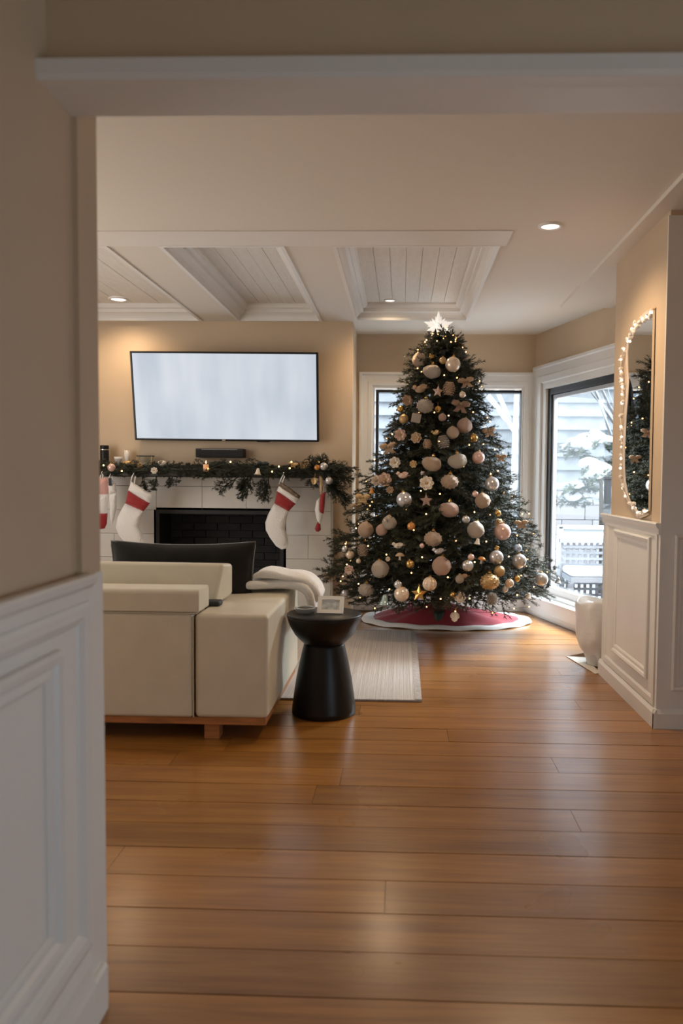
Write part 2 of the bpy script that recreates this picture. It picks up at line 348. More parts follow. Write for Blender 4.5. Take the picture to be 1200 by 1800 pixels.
# pier on the right with wainscot, its end face and baseboards
wp = wall('wall_pier', 'beige pier wall on the right above white wainscot', [(XP, XE, YPB, YPA, 0, H)])
M().box(XP - .012, XP, YPB, YPA + .10, 0, .985).obj('wainscot_panel', WHITE, wp)
M().box(XP, XE, YPA, YPA + .10, 0, .985).obj('wainscot_return', WHITE, wp)
M().sweep([(-p, q + .99) for p, q in CAP], (XP - .010, YPB - .01, 0), (XP - .010, YPA + .11, 0), (1, 0, 0), Z).obj('chair_rail', WHITE, wp)
M().frame((XP - .012, 0, 0), (0, 1, 0), Z, (-1, 0, 0), 3.86, 4.50, .20, .91, [(q * 1.5, h) for q, h in MOULD]).obj('panel_moulding', WHITE, wp)
M().frame((XP - .012, 0, 0), (0, 1, 0), Z, (-1, 0, 0), 3.755, 4.70, .10, .955, [(0, 0), (0, .008), (.03, .008), (.04, .003), (.042, 0)]).obj('panel_frame', WHITE, wp)
M().box(XP - .012, XE, YPB - .012, YPB, 0, H - .05).obj('end_panel', WHITE, wp)
M().frame((0, YPB - .012, 0), (1, 0, 0), Z, (0, -1, 0), 1.30, 2.1, .185, .935, [(q * 1.2, h) for q, h in MOULD]).obj('panel_moulding', WHITE, wp)
br = M().sweep([(-p, q) for p, q in BASE], (XP - .012, YPB - .03, 0), (XP - .012, YPA + .11, 0), (1, 0, 0), Z)
br.sweep([(-p, q) for p, q in BASE], (XP - .028, YPB - .012, 0), (XE, YPB - .012, 0), (0, 1, 0), Z)
struct(br.obj('baseboard_right', WHITE), 'low white baseboard around the pier', 'baseboard')

# recessed lights
def recessed(p, r, label, power):
    t = thing('recessed_light', p, label, 'light', 'recessed ceiling lights')
    M().lathe([(r * .72, -.004), (r * .76, -.010), (r * .95, -.010), (r, -.004), (r, 0)], 32, cap=False).obj('trim_ring', WHITE, t, True)
    M().lathe([(.001, -.005), (r * .74, -.005), (r * .74, 0)], 32, cap=False).obj('lens', LENS, t)
    if power:
        s = spot('recessed_lamp', (p[0], p[1], p[2] - .03), power); LIGHTS.append(s)
recessed((.738, 4.03, H), .062, 'round recessed ceiling light on the flat ceiling at right', 75)
p = at(208, 526, Z=2.59); recessed((p.x, p.y, 2.594), .078, 'small recessed light in the leftmost ceiling coffer', 34)
p = at(685, 528, Z=2.59); recessed((p.x, p.y, 2.594), .05, 'small recessed light in the wide coffer near the tree', 45)

# ------------------------------------------------------------------ fireplace
YF = 6.44
fp = thing('fireplace', (-1.5, YC, 0), 'fireplace with white stone tiles, black firebox and dark mantel shelf', 'fireplace')
def kid(m, name, mt, parent=fp, **k): return m.obj(name, mt, parent, world=True, **k)
OX0, OX1, OZ = -2.06, -.985, .905
sur = M().box(-3.2, OX0, YF + .012, YC, 0, 1.185).box(OX1, -.575, YF + .012, YC, 0, 1.185).box(OX0, OX1, YF + .012, YC, OZ, 1.185)
kid(sur, 'surround', GROUT)
tm = {}
rows = [(1.107, 1.183)] + [(1.105 - .2 * (i + 1), 1.105 - .2 * i) for i in range(6)]
for r, (z0, z1) in enumerate(rows):
    z0 = max(z0, .0)
    xs = [-3.2, -2.42 if r % 2 else -2.7, -2.06, -1.672, -1.3 if r == 1 else -.985, -.985, -.59] if r < 2 else [-3.2, -2.42 if r % 2 else -2.75, OX0, OX1, -.78 if r % 2 else -.59, -.59]
    for a, b in zip(xs, xs[1:]):
        if b - a < .02 or z1 - z0 < .02: continue
        if a >= OX0 - .01 and b <= OX1 + .01 and r > 1: continue
        zz0 = max(z0, OZ) if (r == 1 and a >= OX0 - .01 and b <= OX1 + .01) else z0
        o = kid(M().box(a + .0012, b - .0012, YF, YF + .014, zz0 + .0012, z1 - .0012), 'tile', TILE, bevel=.0015, seg=1)
kid(M().box(-.59, -.572, YF - .004, YC, 0, 1.185), 'edge_trim', mat('steel_edge', (.55, .52, .48), .35, .6))
fb = M().box(OX0, OX1, YC + .38, YC + .40, .0, OZ).box(OX0 - .02, OX0, YF, YC + .4, 0, OZ).box(OX1, OX1 + .02, YF, YC + .4, 0, OZ).box(OX0, OX1, YF, YC + .4, OZ, OZ + .02).box(OX0, OX1, YF, YC + .4, 0, .06)
kid(fb, 'firebox', BLACKMATTE)
bk = M().box(.004, .206, 0, .03, .004, .068).data('brick', SOOT)
for r in range(13):
    for i in range(6):
        x = OX0 + i * .21 - (.105 if r % 2 else 0)
        a, b = max(x, OX0), min(x + .21, OX1)
        if b - a > .03: inst('brick', bk, fp, (a + 1.5, YC + .352 - YC, .06 + r * .0648), None, ((b - a) / .21, 1, .94))
kid(M().frame((0, YF, 0), (1, 0, 0), Z, (0, -1, 0), OX0, OX1, .0, OZ, [(0, 0), (0, .012), (.03, .012), (.034, -.02)]), 'firebox_frame', BLACKMATTE)
kid(M().box(-3.2, -.56, 6.20, YC, 1.188, 1.25), 'mantel_shelf', mat('dark_mantel', (.03, .022, .016), .5), bevel=.004)

# ------------------------------------------------------------------ television and sound bar
tvp = at(396, 695, Y=6.38)
tv = thing('television', (0, 0, 0), 'large flat wall television above the mantel, pale reflections painted as screen glow', 'television')
TL, TR_, BR_, BL_ = at(231, 617, Y=6.30), at(561, 619.5, Y=6.30), at(560.5, 777, Y=6.42), at(237.5, 773.5, Y=6.42)
O = BL_; TU = (BR_ - BL_).normalized(); TV = (TL + TR_ - BL_ - BR_); TV = (TV - TU * TV.dot(TU)).normalized(); TN = TU.cross(TV)
if TN.y > 0: TN = -TN
w = ((TR_ - TL).length + (BR_ - BL_).length) / 2; h = ((TL - BL_).length + (TR_ - BR_).length) / 2
M().slab(O, TU, TV, TN, 0, w, 0, h, -.05, -.006).obj('cabinet', BLACKMATTE, tv, bevel=.006)
M().frame(O, TU, TV, TN, 0, w, 0, h, [(0, -.01), (0, .004), (.012, .005), (.016, -.002), (.02, -.002)]).obj('bezel', BLACK, tv)
def tv_mat():  # window reflections painted into the screen as pale emission with soft noise
    m = bpy.data.materials.new('tv_painted_reflection'); m.use_nodes = True; nt = m.node_tree; p = nt.nodes['Principled BSDF']; N = nt.nodes.new; L = nt.links.new
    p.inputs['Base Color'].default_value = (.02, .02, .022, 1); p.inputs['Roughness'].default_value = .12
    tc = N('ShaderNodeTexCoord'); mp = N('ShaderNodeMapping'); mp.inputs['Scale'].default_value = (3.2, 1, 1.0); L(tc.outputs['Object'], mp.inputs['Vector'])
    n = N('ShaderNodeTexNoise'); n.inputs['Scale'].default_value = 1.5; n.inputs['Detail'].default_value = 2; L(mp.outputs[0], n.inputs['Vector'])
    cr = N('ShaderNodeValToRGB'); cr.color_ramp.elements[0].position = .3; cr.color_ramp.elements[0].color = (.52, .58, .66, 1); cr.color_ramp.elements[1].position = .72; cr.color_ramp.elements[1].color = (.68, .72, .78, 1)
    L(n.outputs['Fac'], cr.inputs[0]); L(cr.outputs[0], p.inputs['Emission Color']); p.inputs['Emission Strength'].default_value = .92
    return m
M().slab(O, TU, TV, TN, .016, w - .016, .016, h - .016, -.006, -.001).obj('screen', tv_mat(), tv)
M().slab(O, TU, TV, TN, w * .485 - .014, w * .485 + .014, .005, .011, .004, .0065).obj('badge', mat('chrome', (.8, .8, .8), .2, 1), tv)
M().slab(O, TU, TV, TN, w * .665, w * .735, -.006, .004, -.004, .004).obj('sensor_bar', BLACK, tv, bevel=.002, seg=1)
M().box(O.x + w * .3, O.x + w * .7, 6.445, YC - .001, O.z + .12, O.z + .34).obj('wall_bracket', BLACKMATTE, tv)

a, b = at(345, 804, Y=6.42), at(429, 789, Y=6.42)
sb = thing('sound_bar', ((a.x + b.x) / 2, YC, a.z), 'short black sound bar mounted under the television', 'speaker')
hw = (b.x - a.x) / 2; hh = b.z - a.z
M().box(-hw, hw, -.10, 0, 0, hh).obj('body', BLACKMATTE, sb, bevel=.006)
M().box(-hw + .008, hw - .008, -.104, -.099, .006, hh - .014).obj('grille', mat('speaker_cloth', (.02, .02, .022), .9, bump=.6, bscale=300), sb)
M().box(-hw + .05, hw - .05, -.103, -.099, hh - .011, hh - .006).obj('display_strip', mat('smoked_strip', (.25, .26, .27), .15), sb)

# ------------------------------------------------------------------ sofa
SO = Vector((-1.6, 3.9, 0))
sf = thing('sofa', SO, 'cream leather sofa seen from behind on short wooden legs', 'sofa')
def sk(m, name, mt, **k): return m.obj(name, mt, sf, world=True, **k)
AX1 = -.592
sk(M().box(-2.75, -.935, 3.42, 3.66, .105, .575), 'back_panel', LEATHER, bevel=.016, seg=3)
sk(M().box(-.925, AX1, 3.42, 4.42, .105, .578), 'arm', LEATHER, bevel=.022, seg=3)
sk(M().box(-2.75, -.93, 3.67, 4.55, .105, .40), 'seat', LEATHER, bevel=.03, seg=3)
sk(M().sweep([(3.425, .582), (3.425, .672), (3.438, .686), (3.60, .686), (3.612, .675), (3.612, .582)], (-2.75, 0, 0), (-.905, 0, 0), (0, 1, 0), Z), 'back_cushion', LEATHER, bevel=.008)
hr = M().add([(-2.75, 3.70, .555), (-.905, 3.70, .560), (-.845, 3.86, .60), (-2.75, 3.90, .56), (-2.75, 3.76, .768), (-.872, 3.76, .768), (-.845, 3.86, .758), (-2.75, 3.88, .768)],
             [(0, 1, 5, 4), (1, 2, 6, 5), (2, 3, 7, 6), (3, 0, 4, 7), (4, 5, 6, 7), (3, 2, 1, 0)])
sk(hr, 'headrest', LEATHER, bevel=.018, seg=3)
sk(M().box(-.93, -.86, 3.62, 3.70, .575, .602), 'headrest_hinge', BLACKMATTE, bevel=.008)
sk(M().tube([(-.93, 3.421, .11), (-.93, 3.419, .3), (-.93, 3.421, .57)], .003, 6), 'seam', mat('cream_piping', (.50, .44, .34), .6))
sk(M().tube([(-2.75, 3.42, .58), (-1.8, 3.418, .58), (-.91, 3.42, .58)], .003, 6), 'seam', MATS['cream_piping'])
sk(M().box(-2.75, AX1 - .012, 3.432, 4.40, .072, .106), 'base_rail', DARKWOOD, bevel=.003, seg=1)
lg = M().box(-.034, .034, -.034, .034, 0, .075).data('leg', DARKWOOD)
for x, y in ((-.856, 3.49), (-.70, 4.32), (-2.6, 3.49), (-2.6, 4.32)): inst('leg', lg, sf, Vector((x, y, 0)) - SO)

def cushion(name, w, h, t, mt, parent=None, n=20):
    vs, fs = [], []
    for s in (1, -1):
        for j in range(n + 1):
            for i in range(n + 1):
                u, v = i / n * 2 - 1, j / n * 2 - 1
                e = (max(0, 1 - abs(u) ** 2.6) * max(0, 1 - abs(v) ** 2.6)) ** .55
                pin = 1 - .10 * (1 - u * u) * abs(v) ** 3; pin2 = 1 - .05 * (1 - v * v) * abs(u) ** 3
                wr = .006 * math.sin(u * 9 + v * 4 + s) * e
                vs.append((u * w / 2 * pin2, s * (t / 2 * e + wr * .6 + .002), v * h / 2 * pin))
    k = (n + 1) ** 2
    for s in (0, 1):
        for j in range(n):
            for i in range(n):
                q = s * k + j * (n + 1) + i; f = (q, q + 1, q + n + 2, q + n + 1); fs.append(f if s else f[::-1])
    ring = [i for i in range(n)] + [n + j * (n + 1) for j in range(n)] + [(n + 1) * n + n - i for i in range(n)] + [(n - j) * (n + 1) for j in range(n)]
    for a, b in zip(ring, ring[1:] + ring[:1]): fs.append((a, b, b + k, a + k))
    return M().add(vs, fs).obj(name, mt, parent, True), [vs[i] for i in ring]
pa, pb = at(196, 950, Y=4.08), at(449, 951, Y=4.08)
pw = pb.x - pa.x
pt = thing('pillow', ((pa.x + pb.x) / 2, 4.07, .41), 'dark charcoal velvet pillow propped up behind the sofa headrest', 'pillow')
pc, ring = cushion('cover', pw, pa.z - .41, .15, VELVET, pt); pc.location = (0, 0, (pa.z - .41) / 2)
wl_ = M().tube([Vector(p) for p in ring] + [Vector(ring[0])], .006, 5).obj('piping', mat('velvet_piping', (.05, .048, .045), .7, sheen=.5), pt, True); wl_.location = pc.location

# blanket over the far end of the arm: a thick folded throw
def sheet(fn, nu, nv, t):
    vs = []; fs = []
    for s in (0, 1):
        for j in range(nv + 1):
            for i in range(nu + 1):
                p = Vector(fn(i / nu, j / nv)); e = 1e-3
                du = Vector(fn(i / nu + e, j / nv)) - p; dv = Vector(fn(i / nu, j / nv + e)) - p; nn = du.cross(dv)
                nn = nn.normalized() if nn.length > 1e-12 else Vector((0, 0, 1)); vs.append(p + nn * (t * s))
    k = (nu + 1) * (nv + 1)
    for s in (0, 1):
        for j in range(nv):
            for i in range(nu):
                q = s * k + j * (nu + 1) + i; f = (q, q + 1, q + nu + 2, q + nu + 1); fs.append(f[::-1] if not s else f)
    ring = [i for i in range(nu)] + [nu + j * (nu + 1) for j in range(nv)] + [(nu + 1) * nv + nu - i for i in range(nu)] + [(nv - j) * (nu + 1) for j in range(nv)]
    for a, b in zip(ring, ring[1:] + ring[:1]): fs.append((a, b, b + k, a + k))
    return M().add(vs, fs)
def roll(path, hy, ht, yc, n=28, seed=0):
    vs, fs = [], []; k = 30; N2 = len(path) - 1
    for a in range(n + 1):
        t = a / n * N2; q = min(int(t), N2 - 1); f = t - q
        g = lambda i: path[max(0, min(N2, i))]
        cr = lambda c: .5 * (2 * g(q)[c] + (g(q + 1)[c] - g(q - 1)[c]) * f + (2 * g(q - 1)[c] - 5 * g(q)[c] + 4 * g(q + 1)[c] - g(q + 2)[c]) * f * f + (3 * g(q)[c] - g(q - 1)[c] - 3 * g(q + 1)[c] + g(q + 2)[c]) * f ** 3)
        x, z = cr(0), cr(1); e = max(.05, min(1, a / n * 6) ** .5 * min(1, (1 - a / n) * 8) ** .5)
        dx = g(q + 1)[0] - g(q)[0]; dz = g(q + 1)[1] - g(q)[1]; l = math.hypot(dx, dz); nx, nz = -dz / l, dx / l
        for b in range(k):
            w = 2 * PI * b / k; c, sn = math.cos(w), math.sin(w)
            sy = math.copysign(abs(c) ** .5, c) * hy * (.92 + .08 * e); st_ = math.copysign(abs(sn) ** .6, sn) * ht * e
            st_ += .007 * math.sin(sy * 38 + x * 21 + seed) * (sn > 0) * e
            vs.append((x + nx * st_, yc + sy + .012 * math.sin(x * 17 + seed), z + nz * st_))
    for a in range(n):
        for b in range(k): fs.append((a * k + b, a * k + (b + 1) % k, (a + 1) * k + (b + 1) % k, (a + 1) * k + b))
    fs += [tuple(range(k)), tuple(reversed(range(n * k, (n + 1) * k)))]
    return M().add(vs, fs)
bl2 = thing('throw_blanket', (-.7, 4.2, .58), 'white knitted throw folded over the far end of the sofa arm', 'blanket')
roll([(-.90, .598), (-.80, .618), (-.70, .622), (-.60, .622), (-.53, .612), (-.49, .58), (-.472, .52), (-.47, .46)], .17, .030, 4.22).obj('cloth', FLEECE, bl2, True, world=True)
roll([(-.80, .655), (-.72, .672), (-.62, .668), (-.54, .654), (-.49, .628), (-.455, .58), (-.447, .53)], .12, .024, 4.18, 24, 2).obj('fold', FLEECE, bl2, True, world=True)

# ------------------------------------------------------------------ side table
tx, ty = -.387, 3.885
st = thing('side_table', (tx, ty, 0), 'black hourglass side table beside the sofa arm', 'table')
M().lathe([(.157, 0), (.162, .004), (.161, .03), (.152, .10), (.140, .18), (.126, .25), (.113, .31), (.104, .345), (.100, .36)], 64).obj('pedestal', BLACK, st, True)
M().lathe([(.098, .352), (.108, .362), (.128, .38), (.150, .405), (.170, .44), (.182, .47), (.188, .490), (.189, .496)], 64).obj('bowl', BLACK, st, True)
M().lathe([(.186, .494), (.190, .497), (.190, .504), (.186, .508), (.001, .508)], 64, cap=False).obj('table_top', BLACK, st, True)
ph = thing('photo_frame', (tx + .03, ty - .02, .508), 'small white standing frame with a pale print on the black table', 'frame', rz=-.05)
f1 = M().slab((0, 0, 0), (1, 0, 0), (0, .52, .85), (0, -.85, .52), -.066, .066, .0, .094, -.012, 0)
f1.obj('back', WHITE, ph, bevel=.002, seg=1)
M().frame((0, 0, 0), (1, 0, 0), (0, .52, .85), (0, -.85, .52), -.066, .066, 0, .094, [(0, -.01), (0, .006), (.02, .005), (.022, 0)]).obj('border', mat('white_card', (.80, .79, .76), .5), ph)
M().slab((0, 0, 0), (1, 0, 0), (0, .52, .85), (0, -.85, .52), -.042, .042, .024, .07, 0, .0015).obj('print', mat('pale_print', (.56, .60, .60), .4, var=.35, scale=40), ph)
M().slab((0, .03, 0), (1, 0, 0), (0, 0, 1), (0, 1, 0), -.02, .02, 0, .07, .0, .006).obj('easel', WHITE, ph)
gl = mat('clear_glass', (.9, .93, .93), .05, trans=.9)
gd = thing('glass_dish', (tx - .095, ty - .01, .508), 'clear glass dish on the black table beside the white frame', 'dish')
M().lathe([(.03, 0), (.046, .004), (.05, .024), (.046, .026), (.041, .008), (.002, .006)], 32, cap=False).obj('bowl', gl, gd, True)
M().lathe([(.046, .024), (.051, .024), (.051, .030), (.046, .030), (.046, .024)], 32, cap=False).obj('rim', mat('glass_rim', (.55, .6, .6), .1, .4), gd, True)
M().ball((.0, 0, .016), .012, 10, 6, sc=(1.6, 1, .7)).obj('trinket', BLACK, gd, True)

# ------------------------------------------------------------------ rug
rg = thing('rug', (-1.0, 5.0, 0), 'flat woven grey striped rug behind the black table', 'rug')
rugm = mat('rug_weave', (.50, .46, .43), .95, var=.22, scale=6, stretch=(22, .12, 1), bump=.5, bscale=40)
M().box(-2.2, .115, 4.09, 5.97, .001, .009).obj('weave', rugm, rg, world=True)
rb = mat('rug_border', (.36, .33, .31), .95, var=.2, scale=60)
M().box(.078, .117, 4.088, 5.972, .0012, .0105).obj('border', rb, rg, world=True)
M().box(-2.2, .117, 4.084, 4.10, .0012, .0105).obj('border', rb, rg, world=True)
M().box(-2.2, .117, 5.958, 5.975, .0012, .0105).obj('border', rb, rg, world=True)

# ------------------------------------------------------------------ fir boughs (shared mesh data)
def bough(L, ntw, seed, needle=.026, droop=.06, fan=.34, mt=NEEDLE, dens=300):
    rnd = random.Random(seed); v, f = [], []
    def needles(a, b, n, ln):
        d = (b - a); dl = d.length; d = d / dl; u = d.cross(Vector((.3, .2, 1))).normalized(); w = u.cross(d)
        for _ in range(n):
            p = a + (b - a) * rnd.random(); q = rnd.random() * 2 * PI; o = u * math.cos(q) + w * math.sin(q)
            t = (o * .85 + d * rnd.uniform(.3, .8)).normalized() * ln * rnd.uniform(.7, 1.15)
            s = d.cross(o) * .0024; k = len(v)
            v.extend([p - s, p + s, p + t]); f.append((k, k + 1, k + 2))
    def stem(a, b, r0, r1):
        k = len(v); d = (b - a).normalized(); u = d.cross(Vector((.3, .2, 1))).normalized(); w = u.cross(d)
        for c, r in ((a, r0), (b, r1)):
            for i in range(3): v.append(c + (u * math.cos(i * 2.094) + w * math.sin(i * 2.094)) * r)
        f.extend([(k + i, k + (i + 1) % 3, k + 3 + (i + 1) % 3, k + 3 + i) for i in range(3)])
    ax = lambda t: Vector((t * L, .03 * L * math.sin(t * 3 + seed), -droop * t * t + .05 * L * math.sin(t * 2.2)))
    for i in range(6):
        a, b = ax(i / 6), ax((i + 1) / 6); stem(a, b, .006 * (1 - i / 7), .006 * (1 - (i + 1) / 7))
        if i > 0: needles(a, b, int((b - a).length * dens), needle)
    for i in range(ntw):
        t = .16 + .80 * i / ntw; s = 1 if i % 2 else -1
        a = ax(t); ln = fan * (1 - .62 * t) * rnd.uniform(.75, 1.2)
        ang = rnd.uniform(.55, .95); el = rnd.uniform(-.4, .55)
        b = a + Vector((math.cos(ang), s * math.sin(ang) * math.cos(el), math.sin(el) * math.sin(ang))) * ln
        stem(a, b, .003, .0015); needles(a, b, int(ln * dens * 1.15), needle)
        for q in (.45, .72):
            a2 = a + (b - a) * q; s2 = rnd.choice((-1, 1)); d2 = Matrix.Rotation(s2 * .7, 3, 'Z') @ (b - a)
            b2 = a2 + d2 * .38; stem(a2, b2, .002, .001); needles(a2, b2, int(d2.length * .38 * dens * 1.15), needle)
    me = bpy.data.meshes.new('bough'); me.from_pydata([tuple(p) for p in v], [], f); me.materials.append(mt); return me
BG = {L: [bough(L, int(8 + L * 11), 11 + i + int(L * 100), fan=.16 + .20 * L) for i in range(3)] for L in (.22, .40, .60, .85)}
def frame_rot(d, roll=0):
    d = Vector(d).normalized(); s = Z.cross(d); s = s.normalized() if s.length > 1e-4 else Vector((0, 1, 0)); u = d.cross(s)
    m = Matrix((d, s, u)).transposed() @ Matrix.Rotation(roll, 3, 'X'); return m.to_euler()

# ------------------------------------------------------------------ christmas tree
TX, TY = .305, 6.17
PROF = [(2.38, .02), (2.32, .09), (2.20, .18), (2.015, .265), (1.83, .37), (1.60, .43), (1.375, .53), (1.145, .62), (.915, .715), (.685, .82), (.45, .89), (.33, .86), (.22, .74), (.12, .6)]
def RAD(z):
    if z >= PROF[0][0]: return .01
    for (a, ra), (b, rb_) in zip(PROF, PROF[1:]):
        if z >= b: return rb_ + (ra - rb_) * (z - b) / (a - b)
    return PROF[-1][1]
tr = thing('christmas_tree', (TX, TY, 0), 'tall dark green decorated fir tree standing in the window corner', 'tree')
M().tube([(0, 0, .02), (.005, 0, .9), (0, .004, 1.8), (0, 0, 2.40)], [.045, .035, .02, .008], 8).obj('trunk', BARK, tr, True)
NB = 0
z = 2.30
tiers = []
while z > .31:
    tiers.append(z); z -= .055 + .048 * (2.36 - z) / 2.1
tot = sum(RAD(z) ** .8 for z in tiers)
for ti, z in enumerate(tiers):
    R = RAD(z); n = max(5, round(246 * R ** .8 / tot))
    for i in range(n):
        a = 2 * PI * (i + random.uniform(-.25, .25)) / n + ti * 2.4
        d = Vector((math.cos(a), math.sin(a), 0)); r = R * random.uniform(.84, 1.08)
        if d.y > 0: r = min(r, (6.88 - TY) / max(d.y, .05))
        up = .10 * r - .02 if z > .5 else .02
        while TX + d.x * r < -.36 and TY + d.y * r > 6.40: r *= .95
        base = Vector((0, 0, z + .22 * r)); tip = d * r + Vector((0, 0, z - up * .25 + random.uniform(-.02, .02)))
        vec = tip - base; ln = vec.length
        L = min(BG, key=lambda q: abs(q - ln)); s = ln / L
        inst('branch', random.choice(BG[L]), tr, base, frame_rot(vec, random.uniform(-.5, .5)), (s, max(.75, s), max(.75, s))); NB += 1
for a, z, r in ((.4, 2.29, .14), (2.5, 2.28, .12), (4.3, 2.25, .11), (5.4, 2.26, .13), (1.4, 2.29, .12)):
    inst('branch', BG[.22][0], tr, (0, 0, z - .06), frame_rot((math.cos(a), math.sin(a), .5)), (r / .2, .8, .8))
for i in range(22):
    a = PI + PI * (i + .5 + random.uniform(-.2, .2)) / 22; r = random.uniform(.68, .86)
    base = Vector((0, 0, .42)); vec = Vector((math.cos(a) * r, math.sin(a) * r, random.uniform(-.16, -.05))); inst('branch', random.choice(BG[.85]), tr, base, frame_rot(vec, random.uniform(-.4, .4)), (vec.length / .85, 1, .8))
# the two long boughs that reach out at the bottom
for px_, py_ in ((556, 1008), (980, 1010), (960, 1035), (588, 945)):
    tip = at(px_, py_, Y=TY - .05) - Vector((TX, TY, 0)); base = Vector((0, 0, tip.z + .1)); vec = tip - base
    inst('branch', BG[.85][1], tr, base, frame_rot(vec), (vec.length / .85, 1, 1))
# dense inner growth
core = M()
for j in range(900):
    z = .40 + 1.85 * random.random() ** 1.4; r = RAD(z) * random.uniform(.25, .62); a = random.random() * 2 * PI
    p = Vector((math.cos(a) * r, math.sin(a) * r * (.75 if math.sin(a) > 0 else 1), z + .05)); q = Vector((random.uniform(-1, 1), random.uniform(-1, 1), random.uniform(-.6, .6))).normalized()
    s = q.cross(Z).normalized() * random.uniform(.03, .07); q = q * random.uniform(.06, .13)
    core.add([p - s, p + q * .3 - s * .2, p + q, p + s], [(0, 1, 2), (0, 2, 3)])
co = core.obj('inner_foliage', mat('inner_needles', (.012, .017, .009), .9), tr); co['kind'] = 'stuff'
M().lathe([(.02, .0), (.055, .0), (.055, .03), (.05, .10), (.048, .13), (.02, .13)], 24).obj('stand', mat('stand_green', (.02, .04, .025), .5), tr, True)

# skirt
def skirt(r0, r1, zf, nz=4, n=96, wob=.02):
    vs, fs = [], []
    for j in range(nz + 1):
        for i in range(n):
            a = 2 * PI * i / n; r = r0 + (r1 - r0) * j / nz
            rr = r * (1 + wob * math.sin(a * 5 + 1) * r)
            vs.append((rr * math.cos(a) - .06 * max(0, 1 - r / .6), rr * math.sin(a) * .62 - .27 * max(0, 1 - r / .6), zf(r, a)))
    for j in range(nz):
        for i in range(n): fs.append((j * n + i, j * n + (i + 1) % n, (j + 1) * n + (i + 1) % n, (j + 1) * n + i))
    return M().add(vs, fs)
sk_ = thing('tree_skirt', (.37, 6.46, 0), 'red tree skirt with a wide white border spread under the tree', 'skirt')
hz = lambda r, a: .014 + .20 * max(0, 1 - r / .66) ** 1.2 + .012 * math.sin(a * 9 + 2) * min(1, r * 2) * (r < .6) + .018 * max(0, math.sin(a * 5 + .6)) * max(0, 1 - abs(r - .4) / .3)
skirt(.06, .605, hz, 8).obj('cloth', REDSKIRT, sk_, True)
hb = lambda r, a: .006 + .028 * max(0, 1 - ((r - .655) / .058) ** 2) ** .5 + .004 * math.sin(a * 14)
skirt(.597, .713, hb, 8).obj('border', FLEECE, sk_, True)

# star
sp = at(770, 575, Y=TY)
sr = thing('tree_star', (sp.x, TY - .02, sp.z), 'lit white eight pointed star on top of the tree', 'star')
starm = mat('star_acrylic', (.9, .9, .88), .3, emit=(1, .93, .85), es=.5)
def spike(m, a, ln, w, t=.012):
    d = Vector((math.cos(a), 0, math.sin(a))); s = Vector((-d.z, 0, d.x)) * w; c = d * ln * .42; y = Vector((0, t, 0))
    m.add([(0, 0, 0), c - s, d * ln, c + s, c * .9 - y, c * .9 + y], [(0, 4, 1), (1, 4, 2), (2, 4, 3), (3, 4, 0), (0, 1, 5), (1, 2, 5), (2, 3, 5), (3, 0, 5)])
for i, (a, ln) in enumerate(((90, .122), (50, .085), (18, .122), (-20, .10), (-58, .118), (-90, .06), (-122, .118), (200, .10), (162, .122), (130, .085))):
    q = M(); spike(q, math.radians(a), ln, .024 if ln > .1 else .018)
    for b in (-1, 1): spike(q, math.radians(a) + b * .30, ln * .72, .012, .008)
    q.obj('point', starm, sr)
M().ball((0, -.012, 0), .016, 8, 6).obj('hub', starm, sr)
M().tube([(0, 0, -.02), (0, .01, -.12)], .008, 6).obj('clip', GOLD, sr)

def on_tree(x, y, lift=.0):
    d = (at(x, y, Y=1) - CAM); lo, t = None, 4.6 / d.y
    while t < TY / d.y + .02:
        p = CAM + d * t
        r = math.hypot(p.x - TX, p.y - TY)
        if r <= RAD(p.z) * .93 + lift: return p
        t += .004
    return CAM + d * (TY - .05)

# ------------------------------------------------------------------ ornaments
CACHE = {}
def rn(seed):
    r = random.Random(seed); ds = [Vector((r.gauss(0, 1), r.gauss(0, 1), r.gauss(0, 1))).normalized() for _ in range(40)]
    return lambda d: 1 + .035 * sum(1 for q in ds if q.dot(d) > .93) - .01
def petal(m, a, ln, w, tilt, z0=0, cup=.15):
    d = Vector((math.cos(a), -tilt, math.sin(a))); s = Vector((-math.sin(a), 0, math.cos(a))) * w; y = Vector((0, -cup, 0)); o = Vector((0, z0, 0))
    pts = [o + d * .08, o + d * ln * .5 - s + y, o + d * ln * .85 - s * .75 + y * .6, o + d * ln, o + d * ln * .85 + s * .75 + y * .6, o + d * ln * .5 + s + y, o + d * ln * .55]
    k = [p + Vector((0, .06, 0)) for p in pts]
    m.add(pts + k, [(0, 1, 6), (1, 2, 6), (2, 3, 6), (3, 4, 6), (4, 5, 6), (5, 0, 6), (8, 7, 13), (9, 8, 13), (10, 9, 13), (11, 10, 13), (12, 11, 13), (7, 12, 13)] + [(i, i + 7, (i + 1) % 6 + 7, (i + 1) % 6) for i in range(6)])
